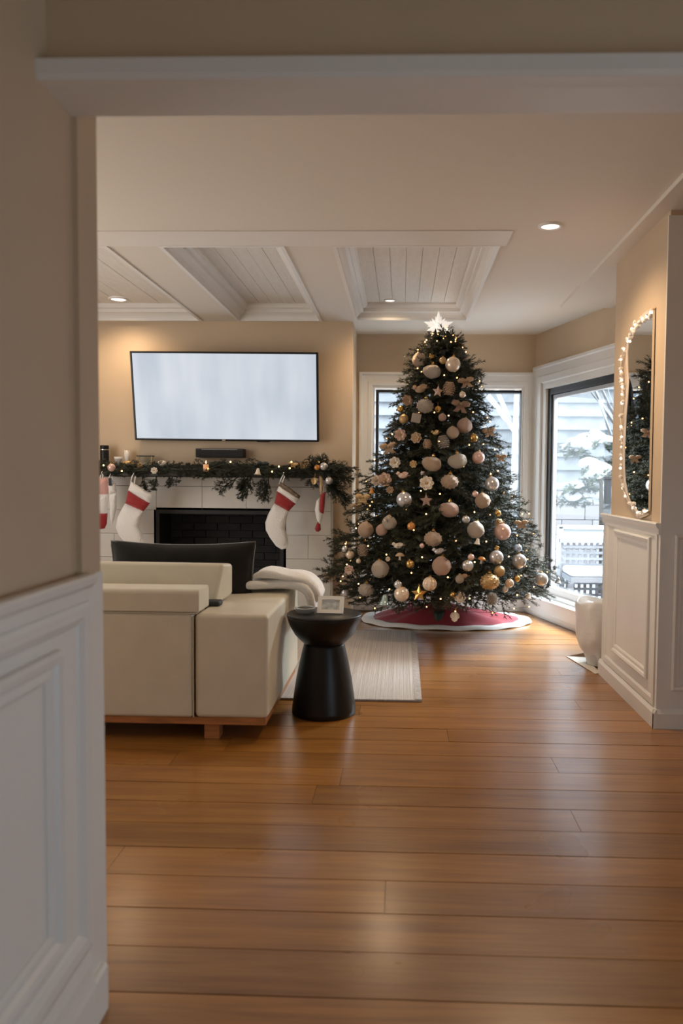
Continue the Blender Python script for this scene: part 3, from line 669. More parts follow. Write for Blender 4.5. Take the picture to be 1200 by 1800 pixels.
def shape(kind, mt):
    key = (kind, mt.name)
    if key in CACHE: return CACHE[key]
    m = M(); kids = []
    cap = lambda: ('cap', M().lathe([(.16, 0), (.2, .02), (.2, .16), (.1, .2)], 10, (0, 0, .94)).tube([(0, 0, 1.12), (.09, 0, 1.24), (0, 0, 1.34), (-.09, 0, 1.24), (0, 0, 1.12)], .02, 4).data('cap', GOLD))
    sm = True
    if kind == 'ball': m.ball(nu=22, nv=14); kids.append(cap())
    elif kind == 'glit': m.ball(nu=24, nv=16, fn=rn(3), sc=(1, 1, .97)); kids.append(cap())
    elif kind == 'flat': m.ball(nu=24, nv=14, fn=rn(8), sc=(1.1, .8, .86)); kids.append(cap())
    elif kind == 'bump':
        m.ball(nu=24, nv=14, sc=(1.05, 1, .86))
        for i in range(46):
            z = 1 - 2 * (i + .5) / 46; a = i * 2.4; r = math.sqrt(1 - z * z); m.ball((r * math.cos(a) * 1.05, r * math.sin(a), z * .86), .11, 6, 4)
        kids.append(cap())
    elif kind == 'rib': m.ball(nu=40, nv=14, fn=lambda d: 1 + .06 * math.cos(10 * math.atan2(d.y, d.x)) * math.sqrt(max(0, 1 - d.z ** 2))); kids.append(cap())
    elif kind == 'flower':
        for i in range(7): petal(m, 2 * PI * i / 7, 1.05, .40, .15)
        for i in range(5): petal(m, 2 * PI * i / 5 + .3, .68, .3, .45, -.12)
        kids.append(('centre', M().ball((0, -.25, 0), .22, 8, 6).data('centre', GOLDM))); sm = False
    elif kind == 'star':
        vs = [(0, -.28, 0), (0, .28, 0)] + [((1 if i % 2 == 0 else .46) * math.sin(PI * i / 5), 0, (1 if i % 2 == 0 else .46) * math.cos(PI * i / 5)) for i in range(10)]
        m.add(vs, [(0, 2 + i, 2 + (i + 1) % 10) for i in range(10)] + [(1, 2 + (i + 1) % 10, 2 + i) for i in range(10)]); sm = False
        kids.append(('loop', M().tube([(0, 0, .95), (.1, 0, 1.1), (0, 0, 1.22), (-.1, 0, 1.1), (0, 0, .95)], .025, 4).data('loop', GOLD)))
    elif kind == 'bird':
        m.ball((0, 0, 0), .62, 14, 10, sc=(1.15, .7, .72)); m.ball((-.72, -.05, .34), .30, 10, 8)
        m.add([(-.98, -.05, .36), (-1.22, -.05, .28), (-.96, -.12, .26), (-.96, .02, .26)], [(0, 1, 2), (0, 3, 1), (2, 1, 3), (0, 2, 3)])
        m.add([(.5, 0, .06), (1.25, -.16, .30), (1.3, .0, .12), (1.2, .16, .0), (.5, 0, -.12)], [(0, 1, 2, 4), (4, 2, 3), (2, 1, 0), (3, 2, 4)])
        w = M()
        for q in range(4): petal(w, .55 + .30 * q, .95 - .1 * q, .2, .25, -.36, .05)
        kids.append(('wing', w.data('wing', mt)))
    elif kind == 'leaf':
        petal(m, -PI / 2, 1.3, .42, .1, 0, .12); petal(m, -PI / 2 - .5, 1.0, .26, .1, .1, .1); petal(m, -PI / 2 + .5, 1.0, .26, .1, .1, .1); sm = False
        kids.append(('stem', M().tube([(0, 0, 0), (.02, 0, .5)], .05, 5).data('stem', GOLD)))
    elif kind == 'bell':
        m.lathe([(.02, 1), (.3, .92), (.42, .6), (.52, .1), (.72, -.4), (.98, -.62), (.9, -.6), (.5, -.2), (.02, .2)], 20, cap=False); kids.append(('clapper', M().ball((0, 0, -.6), .2, 8, 6).data('clapper', GOLD)))
    elif kind == 'cone':
        for j in range(7):
            r = .58 * math.sin(.5 + 2.3 * j / 7)
            for i in range(8):
                a = 2 * PI * (i + (j % 2) * .5) / 8; z = .8 - 1.6 * j / 6; c = Vector((math.cos(a) * r, math.sin(a) * r, z)); o = Vector((math.cos(a), math.sin(a), -.35)); t = Vector((-math.sin(a), math.cos(a), 0)) * .24
                m.add([c - t, c + t, c + o * .36 + t * .5, c + o * .36 - t * .5, c + o * .2 + Vector((0, 0, .14))], [(0, 1, 4), (1, 2, 4), (2, 3, 4), (3, 0, 4), (3, 2, 1, 0)])
        m.ball((0, 0, 0), .5, 8, 8, sc=(1, 1, 1.7)); sm = False
    elif kind == 'ribbon':
        for s in (-1, 1):
            m.ball((s * .58, -.12, .10), .56, 16, 10, fn=lambda d: 1 + .10 * math.sin(7 * math.atan2(d.z, d.x) + d.y * 3), sc=(1.05, .5, .62))
            pts = [Vector((s * (.08 + .42 * t + .05 * math.sin(t * 8)), -.2 + .12 * math.sin(t * 7), -.95 * t)) for t in [i / 8 for i in range(9)]]
            m.add([p + Vector((x * (1 + t_ * .06), 0, 0)) for t_, p in enumerate(pts) for x in (-.22, .22)] + [p + Vector((x * (1 + t_ * .06), .06, 0)) for t_, p in enumerate(pts) for x in (-.22, .22)], [(2 * i, 2 * i + 1, 2 * i + 3, 2 * i + 2) for i in range(8)] + [(18 + 2 * i, 18 + 2 * i + 2, 18 + 2 * i + 3, 18 + 2 * i + 1) for i in range(8)])
        kids.append(('knot', M().ball((0, -.22, 0), .2, 8, 6).data('knot', mt)))
    elif kind == 'mush':
        m.lathe([(.001, .75), (.4, .68), (.75, .42), (.95, .05), (.9, -.02), (.001, .02)], 18, cap=False); kids.append(('stalk', M().lathe([(.24, .0), (.22, -.5), (.3, -.8)], 12).data('stalk', CREAM)))
    elif kind == 'berry':
        for i in range(9):
            a = i * 2.4; r = .22 * math.sqrt(i); m.ball((r * math.cos(a), -.2 + .1 * (i % 3), r * math.sin(a) + .1), .27, 8, 6)
    elif kind == 'gift':
        m.box(-.7, .7, -.45, .45, -.7, .7)
        for i in range(-2, 3): m.box(-.72, .72, -.47, .47, i * .28 - .05, i * .28 + .05)
        kids.append(('bow', M().tube([(0, -.3, .7), (.3, -.3, .95), (0, -.3, .75), (-.3, -.3, .95), (0, -.3, .7)], .07, 5).data('bow', GOLD))); sm = False
    CACHE[key] = (m.data(kind, mt, sm), kids)
    return CACHE[key]
NAMEK = dict(ball='bauble', glit='bauble', flat='bauble', bump='bauble', rib='bauble', flower='flower_ornament', star='star_ornament', bird='bird_ornament', leaf='leaf_ornament', bell='bell_ornament', cone='pine_cone', ribbon='ribbon_bow', mush='mushroom_ornament', berry='berry_cluster', gift='gift_ornament')
CATK = dict(ball='bauble', glit='bauble', flat='bauble', bump='bauble', rib='bauble', cone='pine cone', ribbon='bow', berry='berries')
def ornament(pos, r, kind, mt, label, group, rot=None):
    me, kids = shape(kind, mt)
    o = inst(NAMEK[kind], me, None, pos, rot or (random.uniform(-.15, .15), random.uniform(-.2, .2), random.uniform(-.3, .3)), (r, r, r))
    for nm, kd in kids: inst(nm, kd, o)
    return tag(o, label, CATK.get(kind, 'ornament'), group)
TG = 'ornaments hanging on the tree'
ORN = [  # crop pixel x, y, radius (crop 550,540 at 2.667), kind, material, label
 (500, 248, 32, 'glit', GLIT, 'frosted champagne bauble highest at the left under the star'),
 (557, 302, 34, 'flat', GLITS, 'wide frosted pale bauble just below the topmost two baubles'),
 (655, 268, 34, 'ball', PEARL, 'smooth pearly gold bauble highest at the right under the star'),
 (608, 250, 16, 'ball', GOLDM, 'tiny gold bauble tucked between the two topmost baubles'),
 (555, 232, 15, 'berry', GOLD, 'little gold berry cluster directly beneath the lit star'),
 (502, 385, 34, 'bird', TAN, 'tan bird ornament on the upper left, wings spread'),
 (585, 395, 27, 'star', BLUSH, 'blush star ornament on the upper middle beside a tan cone'),
 (637, 380, 32, 'cone', TAN, 'large tan pine cone on the upper middle of the tree'),
 (715, 345, 30, 'ribbon', TAN, 'tan ribbon bow on the upper right edge below the pearly bauble'),
 (700, 410, 15, 'ball', PEARL, 'small pearly bauble under the tan bow at upper right'),
 (440, 437, 24, 'flower', TAN, 'tan flower ornament on the upper left edge'),
 (525, 463, 35, 'bump', GLITS, 'studded silver champagne bauble below the tan bird'),
 (585, 460, 24, 'leaf', GOLD, 'gold leaf ornament right of the studded upper bauble'),
 (690, 455, 36, 'ribbon', CONE, 'wide brown mesh bow at the upper right of the tree'),
 (410, 478, 15, 'ball', GOLD, 'shiny gold bauble on the upper left edge over a matte one'),
 (425, 525, 21, 'ball', GOLDM, 'matte old gold bauble on the upper left edge'),
 (483, 520, 27, 'gift', GLITS, 'small silver glitter gift box ornament in the upper left part'),
 (606, 517, 17, 'glit', GLITP, 'small rose glitter bauble in the upper middle below the gold leaf'),
 (710, 557, 33, 'glit', GLITP, 'round rose glitter bauble, right one of the upper right pair'),
 (655, 589, 27, 'glit', GLIT, 'smaller champagne glitter bauble, left one of the upper right pair'),
 (575, 590, 20, 'bird', GOLDM, 'tiny gold bird ornament in the middle above the silvery cone'),
 (408, 598, 27, 'flower', BLUSH, 'blush flower ornament on the left under the matte gold bauble'),
 (484, 612, 25, 'flower', TAN, 'tan flower ornament right of the upper blush flower'),
 (610, 630, 31, 'cone', GLITS, 'silvery frosted pine cone in the centre of the tree'),
 (752, 614, 19, 'ball', GOLD, 'shiny gold bauble below the rose glitter pair at right'),
 (822, 580, 26, 'ribbon', TAN, 'tan mesh bow sticking out on the right edge at mid height'),
 (352, 652, 33, 'ribbon', TAN, 'tan mesh bow on the left edge at mid height'),
 (535, 640, 22, 'cone', TAN, 'tan pine cone left of the silvery frosted cone'),
 (557, 735, 37, 'flat', GLIT, 'large champagne glitter bauble in the middle of the tree'),
 (678, 722, 37, 'flat', GLITS, 'large silvery glitter bauble right of the middle champagne one'),
 (775, 705, 28, 'ball', PEARLP, 'smooth rose pearl bauble on the right at mid height'),
 (383, 727, 25, 'flower', CREAM, 'cream flower ornament on the left at mid height'),
 (470, 735, 17, 'flower', GOLDM, 'tiny gold flower left of the middle champagne bauble'),
 (420, 790, 28, 'bird', BLUSH, 'blush bird ornament on the left above the silver pearl bauble'),
 (335, 808, 31, 'flower', BLUSH, 'big blush flower on the left edge beside a cream one'),
 (296, 812, 25, 'flower', CREAM, 'cream flower on the far left edge at mid height'),
 (532, 824, 32, 'flower', CREAM, 'open cream flower under the middle champagne bauble'),
 (512, 778, 13, 'berry', PEARLS, 'silver berry spray above the open cream flower'),
 (640, 818, 36, 'bump', GLIT, 'studded champagne bauble right of the open cream flower'),
 (360, 856, 17, 'flower', TAN, 'little tan flower above the silver pearl bauble at left'),
 (838, 828, 32, 'ball', PEARLS, 'smooth silver bauble on the right edge at mid height'),
 (427, 902, 35, 'ball', PEARLS, 'smooth silver pearl bauble on the left half of the tree'),
 (530, 907, 30, 'star', GLITP, 'rose glitter star in the centre beside the silver pearl bauble'),
 (795, 908, 33, 'glit', GLIT, 'round champagne glitter bauble on the right, below the silver one'),
 (760, 876, 14, 'ball', PEARLP, 'tiny rose pearl bauble atop the right champagne glitter bauble'),
 (638, 950, 38, 'flat', GLITP, 'large flat rose glitter bauble right of the glitter star'),
 (235, 890, 30, 'ribbon', GOLDM, 'golden mesh bow on the left edge above the lower branches'),
 (275, 862, 15, 'bell', AMBER, 'amber bell on the left edge beside the golden mesh bow'),
 (205, 930, 22, 'ribbon', TAN, 'small tan bow on the left edge under the golden mesh bow'),
 (248, 1043, 34, 'glit', GLIT, 'champagne glitter bauble at the far left of the lower half'),
 (358, 1010, 31, 'glit', GLITS, 'silver glitter bauble above a rose one on the lower left'),
 (322, 1045, 25, 'glit', GLITP, 'rose glitter bauble under the silver one on the lower left'),
 (460, 1027, 18, 'ball', AMBER, 'small amber bauble on the lower left of the centre'),
 (763, 1045, 37, 'glit', GLITS, 'large silver glitter bauble on the lower right of the centre'),
 (887, 1053, 38, 'ball', PEARLP, 'large rose pearl bauble on the lower right'),
 (716, 995, 17, 'rib', PEARLS, 'small ribbed silver bauble above the lower right glitter bauble'),
 (865, 966, 15, 'ball', GOLD, 'small gold bauble above the large rose pearl bauble'),
 (562, 1086, 37, 'bump', GLIT, 'studded champagne bauble in the centre of the lower half'),
 (232, 1138, 28, 'cone', GLIT, 'glittering cone ornament on the far lower left'),
 (173, 1160, 19, 'ball', PEARL, 'pearl bauble on the far left edge of the lower branches'),
 (150, 1134, 15, 'ball', PEARLS, 'tiny silver bauble on the far left edge of the lower branches'),
 (398, 1118, 26, 'bird', CREAM, 'cream bird ornament above a tan mushroom on the lower left'),
 (407, 1168, 22, 'mush', TAN, 'tan mushroom ornament on the lower left'),
 (316, 1227, 38, 'glit', GLITS, 'big silver glitter bauble low on the left side'),
 (602, 1213, 41, 'glit', GLITP, 'biggest rose glitter bauble, low in the centre'),
 (546, 1297, 31, 'rib', PEARL, 'ribbed cream bauble low in the centre above the skirt'),
 (724, 1212, 25, 'rib', PEARLS, 'ribbed silver bauble low on the right of the centre'),
 (859, 1173, 32, 'ball', PEARLS, 'smooth silver bauble hanging low on the right'),
 (966, 1190, 33, 'ball', PEARLS, 'cold silver bauble near the right edge beside the window frame'),
 (960, 1130, 18, 'ball', mat('ice_blue', (.45, .55, .68), .2, .4), 'small ice blue bauble above the cold silver one at right'),
 (790, 1185, 21, 'mush', AMBER, 'amber mushroom ornament low on the right'),
 (740, 1172, 15, 'ball', PEARLP, 'tiny rose bauble above the ribbed silver bauble'),
 (873, 1237, 25, 'ball', GOLDM, 'matte gold bauble under the low smooth silver one at right'),
 (828, 1287, 40, 'bump', GOLDM, 'studded gold bauble low on the right above the skirt'),
 (920, 1294, 20, 'ball', PEARL, 'pearl bauble right of the studded gold bauble'),
 (955, 1272, 15, 'ball', GOLD, 'tiny gold bauble near the lower right edge'),
 (1070, 1275, 30, 'ball', PEARLS, 'silver bauble on the longest branch at lower right'),
 (900, 1322, 14, 'ball', PEARLS, 'tiny silver bauble under the studded gold bauble'),
 (415, 1345, 34, 'ball', PEARL, 'large pearl bauble low on the left above the red skirt'),
 (398, 1300, 18, 'ball', PEARLS, 'small silver bauble atop the large low pearl bauble'),
 (248, 1325, 32, 'bump', GLITS, 'studded silver bauble at the bottom left of the tree'),
 (335, 1378, 30, 'bell', mat('teal_glass', (.40, .52, .52), .2, .4), 'pale teal glass bell over the left of the red skirt'),
 (455, 1405, 20, 'ball', PURPLE, 'dark plum bauble hanging in front of the red skirt'),
 (497, 1343, 36, 'star', GOLD, 'big gold star low in the centre above the red skirt'),
 (667, 1425, 37, 'leaf', CREAM, 'long cream feather ornament hanging over the red skirt'),
 (587, 1145, 27, 'bird', PEARLS, 'silver bird ornament above the biggest rose glitter bauble'),
 (687, 1275, 19, 'rib', GLITS, 'small ribbed glitter bauble beside a tan bird low at right'),
 (705, 1262, 22, 'bird', TAN, 'tan bird ornament low on the right of the centre'),
 (690, 1360, 26, 'flower', CREAM, 'cream flower at the bottom above the feather ornament'),
 (770, 1100, 16, 'bell', CREAM, 'little cream bell under the large silver glitter bauble'),
 (510, 1118, 11, 'ball', PEARLP, 'tiny rose pearl bauble left of the silver bird'),
 (213, 1190, 11, 'ball', PEARL, 'tiny pearl bauble left of the big low silver glitter bauble'),
 (455, 1204, 19, 'ball', GOLD, 'shiny gold bauble between the mushroom and the biggest rose bauble'),
 (170, 1230, 22, 'flower', BLUSH, 'blush flower on the far lower left branches'),
 (150, 1340, 17, 'ball', PEARLS, 'silver bauble at the lowest left corner of the tree'),
 (860, 1130, 15, 'berry', GOLD, 'gold berry cluster above the low smooth silver bauble'),
 (350, 1180, 11, 'flower', CREAM, 'tiny cream flower above the big low silver glitter bauble'),
 (1010, 1355, 16, 'bell', CREAM, 'cream bell at the lowest right corner of the tree'),
 (1148, 1282, 17, 'bell', PEARLS, 'silver bell at the tip of the longest right branch'),
 (75, 1262, 24, 'ribbon', TAN, 'tan bow at the tip of the longest left branch'),
 (880, 700, 22, 'ribbon', TAN, 'tan bow on the right edge above the smooth silver bauble'),
 (975, 1010, 26, 'ribbon', TAN, 'tan bow on the right edge of the lower half'),
 (870, 1010, 20, 'cone', GOLDM, 'gold pine cone above the large rose pearl bauble'),
 (655, 1350, 14, 'ball', GOLD, 'tiny gold bauble at the bottom centre beside the cream flower'),
 (840, 1365, 28, 'cone', GLITS, 'frosted silver cone at the bottom right of the tree'),
]
for cx, cy, r, k, m_, lab in ORN:
    x, y = 550 + cx / 2.6667, 540 + cy / 2.6667
    p = on_tree(x, y, .05); rr = (1.12 if k == 'ribbon' else 1.06) * r / 2.6667 * (p - CAM).dot(FW) / F_
    ornament(p, rr, k, m_, lab, TG)

# fairy lights on the tree: wire and bulbs
fy = thing('fairy_lights', (TX, TY, 0), 'warm white fairy light string wound around the tree', 'string lights')
bm_ = M().ball((0, 0, 0), .0055, 7, 5).data('bulb', BULB, True)
wire = []
for i in range(170):
    t = (i + .5) / 170; z = .22 + 2.16 * (1 - t ** .62); r = RAD(z) * random.uniform(.80, 1.0); a = t * 2 * PI * 11 + random.uniform(-.1, .1)
    d = Vector((math.cos(a), math.sin(a), 0)); 
    if d.y > 0: r = min(r, .68 / max(d.y, .05))
    p = Vector((d.x * r, d.y * r, z + random.uniform(-.03, .03))); wire.append(p)
    inst('bulb', bm_, fy, p)
for i in range(38):
    a = random.random() * 2 * PI; z = random.uniform(2.18, 2.40); r = RAD(z) * random.uniform(.9, 1.1); inst('bulb', bm_, fy, (math.cos(a) * r, math.sin(a) * r, z))
M().tube(wire, .0016, 3).obj('wire', mat('green_wire', (.02, .03, .02), .6), fy)

# ------------------------------------------------------------------ garland on the mantel
YG = 6.26
gn = thing('fir_garland', (-1.7, YG, 1.25), 'thick dark fir garland lying along the mantel shelf', 'garland')
GB = [bough(.24, 9, 91 + i, .024, .02, .12, NEEDLE2) for i in range(3)]; GB2 = [bough(.34, 13, 95 + i, .026, .03, .13, NEEDLE2) for i in range(2)]
def gput(p, d, L, fat=1):
    src = random.choice(GB if L < .30 else GB2); b = .24 if L < .30 else .34
    inst('bough', src, gn, Vector(p) - Vector((-1.7, YG, 1.25)), frame_rot(d, random.uniform(-PI, PI)), (L / b, fat, fat))
x = -3.0
while x < -.62:
    for q in range(3):
        gput((x, YG + random.uniform(-.05, .07), 1.255 + random.uniform(-.005, .03)), (random.choice((1, 1, -1)), random.uniform(-.35, .25), random.uniform(-.22, .06)), random.uniform(.20, .28), .62)
    gput((x, YG - .07, 1.25), (random.choice((1, -1)), random.uniform(-.2, .0), random.uniform(-.32, -.12)), random.uniform(.18, .24), .6)
    x += .055
def gpx(x0, y0, x1, y1, n=2, fat=.9):
    a, b = at(x0, y0, Y=YG - .06), at(x1, y1, Y=YG - .085)
    for _ in range(n):
        gput(a, (b - a) + Vector((random.uniform(-.03, .03), 0, random.uniform(-.03, .03))), (b - a).length * random.uniform(.85, 1.0), fat)
for q in ((425, 835, 374, 866), (440, 832, 418, 862), (430, 835, 428, 882), (445, 832, 424, 876), (473, 835, 459, 884), (466, 832, 464, 880), (300, 835, 303, 856), (275, 838, 262, 862), (250, 838, 262, 866),
          (548, 822, 575, 799), (552, 824, 568, 803), (556, 826, 540, 803), (560, 830, 622, 838), (562, 828, 612, 822), (562, 832, 624, 846), (566, 838, 612, 892), (568, 840, 596, 876), (566, 838, 618, 884), (558, 830, 590, 826), (552, 836, 548, 858)):
    gpx(*q)
GG = 'decorations on the mantel garland'
def gorn(x, y, r, kind, mt, label, dy=-.12, rot=None):
    p = at(x, y, Y=YG + dy); return ornament(p, r * (p - CAM).dot(FW) / F_, kind, mt, label, GG, rot)
gorn(225, 817, 8.5, 'flat', GOLDM, 'flat gold gourd ornament in the garland below the white cup', 0)
gorn(285, 815, 6.5, 'flat', CREAM, 'flat cream gourd ornament in the left part of the garland', -.03)
gorn(271, 827, 6, 'flower', CREAM, 'small white flower hanging low in the left part of the garland')
gorn(246, 819, 6, 'cone', GOLDM, 'gold cone in the garland below the wire lantern', -.03)
gorn(196, 822, 7, 'ball', PEARLP, 'rose pearl bauble at the left end of the garland')
gorn(453, 830, 7, 'bell', CREAM, 'white bell on the garland below the television sensor')
gorn(535, 818, 9, 'flower', GOLDM, 'gold flower on the garland left of the bow cluster', -.05)
gorn(516, 816, 8, 'ribbon', GOLDM, 'small gold bow on the garland right of the middle stocking', -.05)
gorn(569, 820, 7, 'ball', PEARLS, 'silver bauble in the cluster at the right end of the garland')
gorn(578, 845, 7, 'ball', PEARLS, 'silver bauble hanging below the right end cluster of the garland')
gorn(553, 838, 11, 'leaf', GOLDM, 'gold leaf spray at the right end of the garland', -.13)
gorn(622, 836, 6, 'bell', PEARLS, 'silver bell on the outermost right tip of the garland', -.10)
gorn(557, 822, 5, 'ball', AMBER, 'small amber bauble beside the silver one at the garland end')
gorn(462, 815, 9, 'ribbon', mat('dark_green_satin', (.02, .03, .025), .4), 'dark green satin bow on top of the garland', -.06)
cdl = at(362, 829, Y=YG - .09)
ct = thing('candle', cdl, 'lit peach pillar candle nestled in the middle of the garland', 'candle', None)
M().lathe([(.022, 0), (.023, .006), (.022, .055), (.018, .058), (.003, .054)], 20, cap=False).obj('wax', mat('peach_wax', (.75, .42, .24), .5, emit=(1, .45, .18), es=.12), ct, True)
M().tube([(0, 0, .054), (.001, 0, .064)], .0015, 4).obj('wick', BLACK, ct)
M().lathe([(.0005, .062), (.004, .068), (.0045, .073), (.002, .083), (.0003, .09)], 8, cap=False).obj('flame', BULB, ct, True)
gl2 = thing('fairy_lights', (-1.7, YG, 1.25), 'warm fairy light string threaded through the mantel garland', 'string lights')
bg_ = M().ball((0, 0, 0), .0065, 7, 5).data('bulb', BULB, True); gw = []
for x, y in ((182, 818), (214, 828), (366, 824), (405, 812), (478, 829), (490, 820), (509, 823), (512, 812), (560, 812)):
    p = at(x, y, Y=YG - .11) - Vector((-1.7, YG, 1.25)); gw.append(p); inst('bulb', bg_, gl2, p)
M().tube(gw, .0018, 4).obj('wire', MATS['green_wire'], gl2)

# ------------------------------------------------------------------ things on the mantel
def mant(x, Y=6.40): return at(x, 838, Y=Y).x
mz = 1.25
t = thing('canister', (mant(184), 6.40, mz), 'tall black canister with a silver band at the left end of the mantel', 'canister')
M().lathe([(.034, 0), (.036, .004), (.036, .150), (.034, .154)], 28).obj('body', BLACK, t, True)
M().lathe([(.0365, .150), (.0365, .158)], 28, cap=False).obj('band', mat('silver_band', (.6, .6, .6), .25, .9), t, True)
M().lathe([(.034, .158), (.036, .160), (.036, .186), (.033, .19)], 28).obj('lid', BLACK, t, True)
t = thing('bowl', (mant(209), 6.39, mz), 'small white bowl between the canister and the white cup', 'bowl')
M().lathe([(.018, 0), (.02, .05), (.032, .07), (.036, .095), (.033, .095), (.028, .074), (.003, .06)], 24, cap=False).obj('bowl', mat('white_ceramic', (.75, .74, .72), .25), t, True)
t = thing('cup', (mant(222), 6.42, mz + .0), 'white speckled pillar cup standing behind the garland', 'cup')
M().lathe([(.022, 0), (.022, .085), (.0225, .15), (.0205, .15), (.019, .09), (.002, .088)], 24, cap=False).obj('cup', mat('speckled_ceramic', (.72, .70, .67), .35, var=.25, scale=90), t, True)
t = thing('wire_lantern', (mant(255), 6.41, mz), 'small glass and wire lantern with a dark top on the mantel', 'lantern')
for a in (-.06, .06):
    for b in (-.03, .03): M().box(a - .003, a + .003, b - .003, b + .003, 0, .10).obj('post', GOLDM, t)
M().box(-.056, .056, -.028, .028, .002, .095).obj('glass', GLASS, t)
M().box(-.066, .066, -.036, .036, .10, .108).obj('lid', BLACKMATTE, t)
M().lathe([(.016, 0), (.016, .05)], 14).obj('tea_light', CREAM, t)

# ------------------------------------------------------------------ stockings
YS = 6.16
def inflate(poly, T, y0=YS, rings=6):
    P = [at(x, y, Y=y0) for x, y in poly]
    Q = []
    n = len(P)
    for i in range(n):                                                   # smooth the outline a little
        a, b = P[i], P[(i + 1) % n]; k = max(1, int((b - a).length / .02))
        Q += [a + (b - a) * (j / k) for j in range(k)]
    c = sum(Q, Vector()) / len(Q); n = len(Q); vs = []; fs = []
    for s in (-1, 1):
        for r in range(rings):
            k = 1 - r / rings
            for q in Q: p = c + (q - c) * k; vs.append((p.x, y0 + s * T * math.sqrt(max(0, 1 - k * k)) ** 1.0, p.z))
        vs.append((c.x, y0 + s * T, c.z))
    m = rings * n + 1
    for s in (0, 1):
        for r in range(rings - 1):
            for i in range(n):
                f = (s * m + r * n + i, s * m + r * n + (i + 1) % n, s * m + (r + 1) * n + (i + 1) % n, s * m + (r + 1) * n + i); fs.append(f)
        for i in range(n): fs.append((s * m + (rings - 1) * n + i, s * m + (rings - 1) * n + (i + 1) % n, s * m + rings * n))
    for i in range(n): fs.append((i, (i + 1) % n, m + (i + 1) % n, m + i))
    return M().add(vs, fs)
def stocking(root_px, label, parts, loop):
    o = at(*root_px, Y=YS); t = thing('christmas_stocking', o, label, 'stocking', 'stockings hanging from the mantel')
    for nm, mt, T, poly in parts: inflate(poly, T).obj(nm, mt, t, True, world=True)
    pts = [at(x, y, Y=YS) for x, y in loop]; M().tube(pts, .006, 6).obj('hanging_loop', FLEECE, t, True, world=True)
    h = pts[len(pts) // 2]; M().tube([h + Vector((0, -.004, -.006)), h + Vector((0, .0, .014)), h + Vector((0, .05, .018))], .004, 5).obj('hook', MATS['chrome'], t, True, world=True)
    return t
stocking((236, 848), 'white stocking with a red band hanging left of the firebox', [
    ('cuff', FLEECE, .036, [(230, 846), (250, 858), (270, 871), (263, 885), (244, 874), (225, 862)]),
    ('band', RED, .032, [(225, 861), (244, 873), (264, 884), (252, 899), (236, 892), (220, 885)]),
    ('body', FLEECE, .034, [(220, 884), (236, 891), (252, 898), (247, 915), (244, 926), (250, 938), (253, 952), (248, 962), (236, 963), (220, 954), (208, 940), (203, 926), (206, 910), (213, 896)])],
    [(230, 848), (232, 838), (235, 833), (238, 838), (236, 852)])
stocking((505, 855), 'white stocking with a red band and sequin trim hanging over the firebox', [
    ('sequin_trim', mat('sequins', (.20, .15, .11), .35, .5, var=.6, scale=120, bump=1, bscale=140), .030, [(491, 846), (510, 858), (528, 872), (525, 878), (507, 866), (489, 856)]),
    ('cuff', FLEECE, .036, [(490, 853), (507, 863), (526, 877), (520, 886), (503, 874), (486, 863)]),
    ('band', RED, .032, [(487, 862), (503, 873), (520, 885), (507, 899), (495, 892), (482, 885)]),
    ('body', FLEECE, .034, [(482, 884), (495, 891), (507, 898), (503, 914), (501, 930), (505, 943), (507, 956), (503, 964), (495, 966), (485, 960), (474, 945), (467, 932), (466, 919), (471, 904)])],
    [(491, 851), (494, 842), (498, 834), (500, 838), (494, 853)])
stocking((176, 840), 'pink, white and red stocking half hidden at the left wall edge', [
    ('leg', PINK, .03, [(160, 840), (190, 840), (191, 869), (160, 869)]),
    ('body', FLEECE, .032, [(160, 868), (191, 868), (190, 886), (188, 903), (160, 903)]),
    ('toe', RED, .03, [(160, 902), (189, 902), (188, 920), (184, 929), (172, 931), (160, 929)])],
    [(176, 842), (177, 836), (179, 832), (181, 836), (180, 842)])
t = stocking((197, 840), 'narrow white stocking with a dark tag turned edge on, second from left', [
    ('cuff', FLEECE, .03, [(190, 850), (203, 848), (205, 866), (192, 870)]),
    ('body', FLEECE, .026, [(192, 868), (205, 864), (205, 890), (201, 912), (197, 922), (194, 915), (193, 892)])],
    [(193, 851), (192, 840), (194, 834), (198, 838), (197, 850)])
a = at(193.5, 847, Y=YS - .035); M().box(a.x - .012, a.x + .012, a.y - .002, a.y + .002, a.z - .03, a.z + .03).obj('tag', BLACKMATTE, t, world=True)
stocking((568, 868), 'narrow red and white stocking turned edge on at the right end of the mantel', [
    ('band', RED, .028, [(563, 868), (572, 864), (571, 885), (569, 903), (561, 901), (562, 884)]),
    ('body', FLEECE, .024, [(556, 880), (562, 874), (563, 900), (567, 903), (566, 916), (561, 924), (556, 912), (553, 896)]),
    ('toe', RED, .022, [(559, 916), (563, 921), (564, 931), (560, 935), (555, 934), (553, 929), (556, 921)]),
    ('gold_ribbon', mat('gold_satin', (.50, .36, .22), .4, .3), .02, [(561, 836), (567, 838), (569, 852), (567, 868), (562, 870), (561, 852)])],
    [(566, 866), (566, 856), (567, 842), (569, 856), (568, 866)])

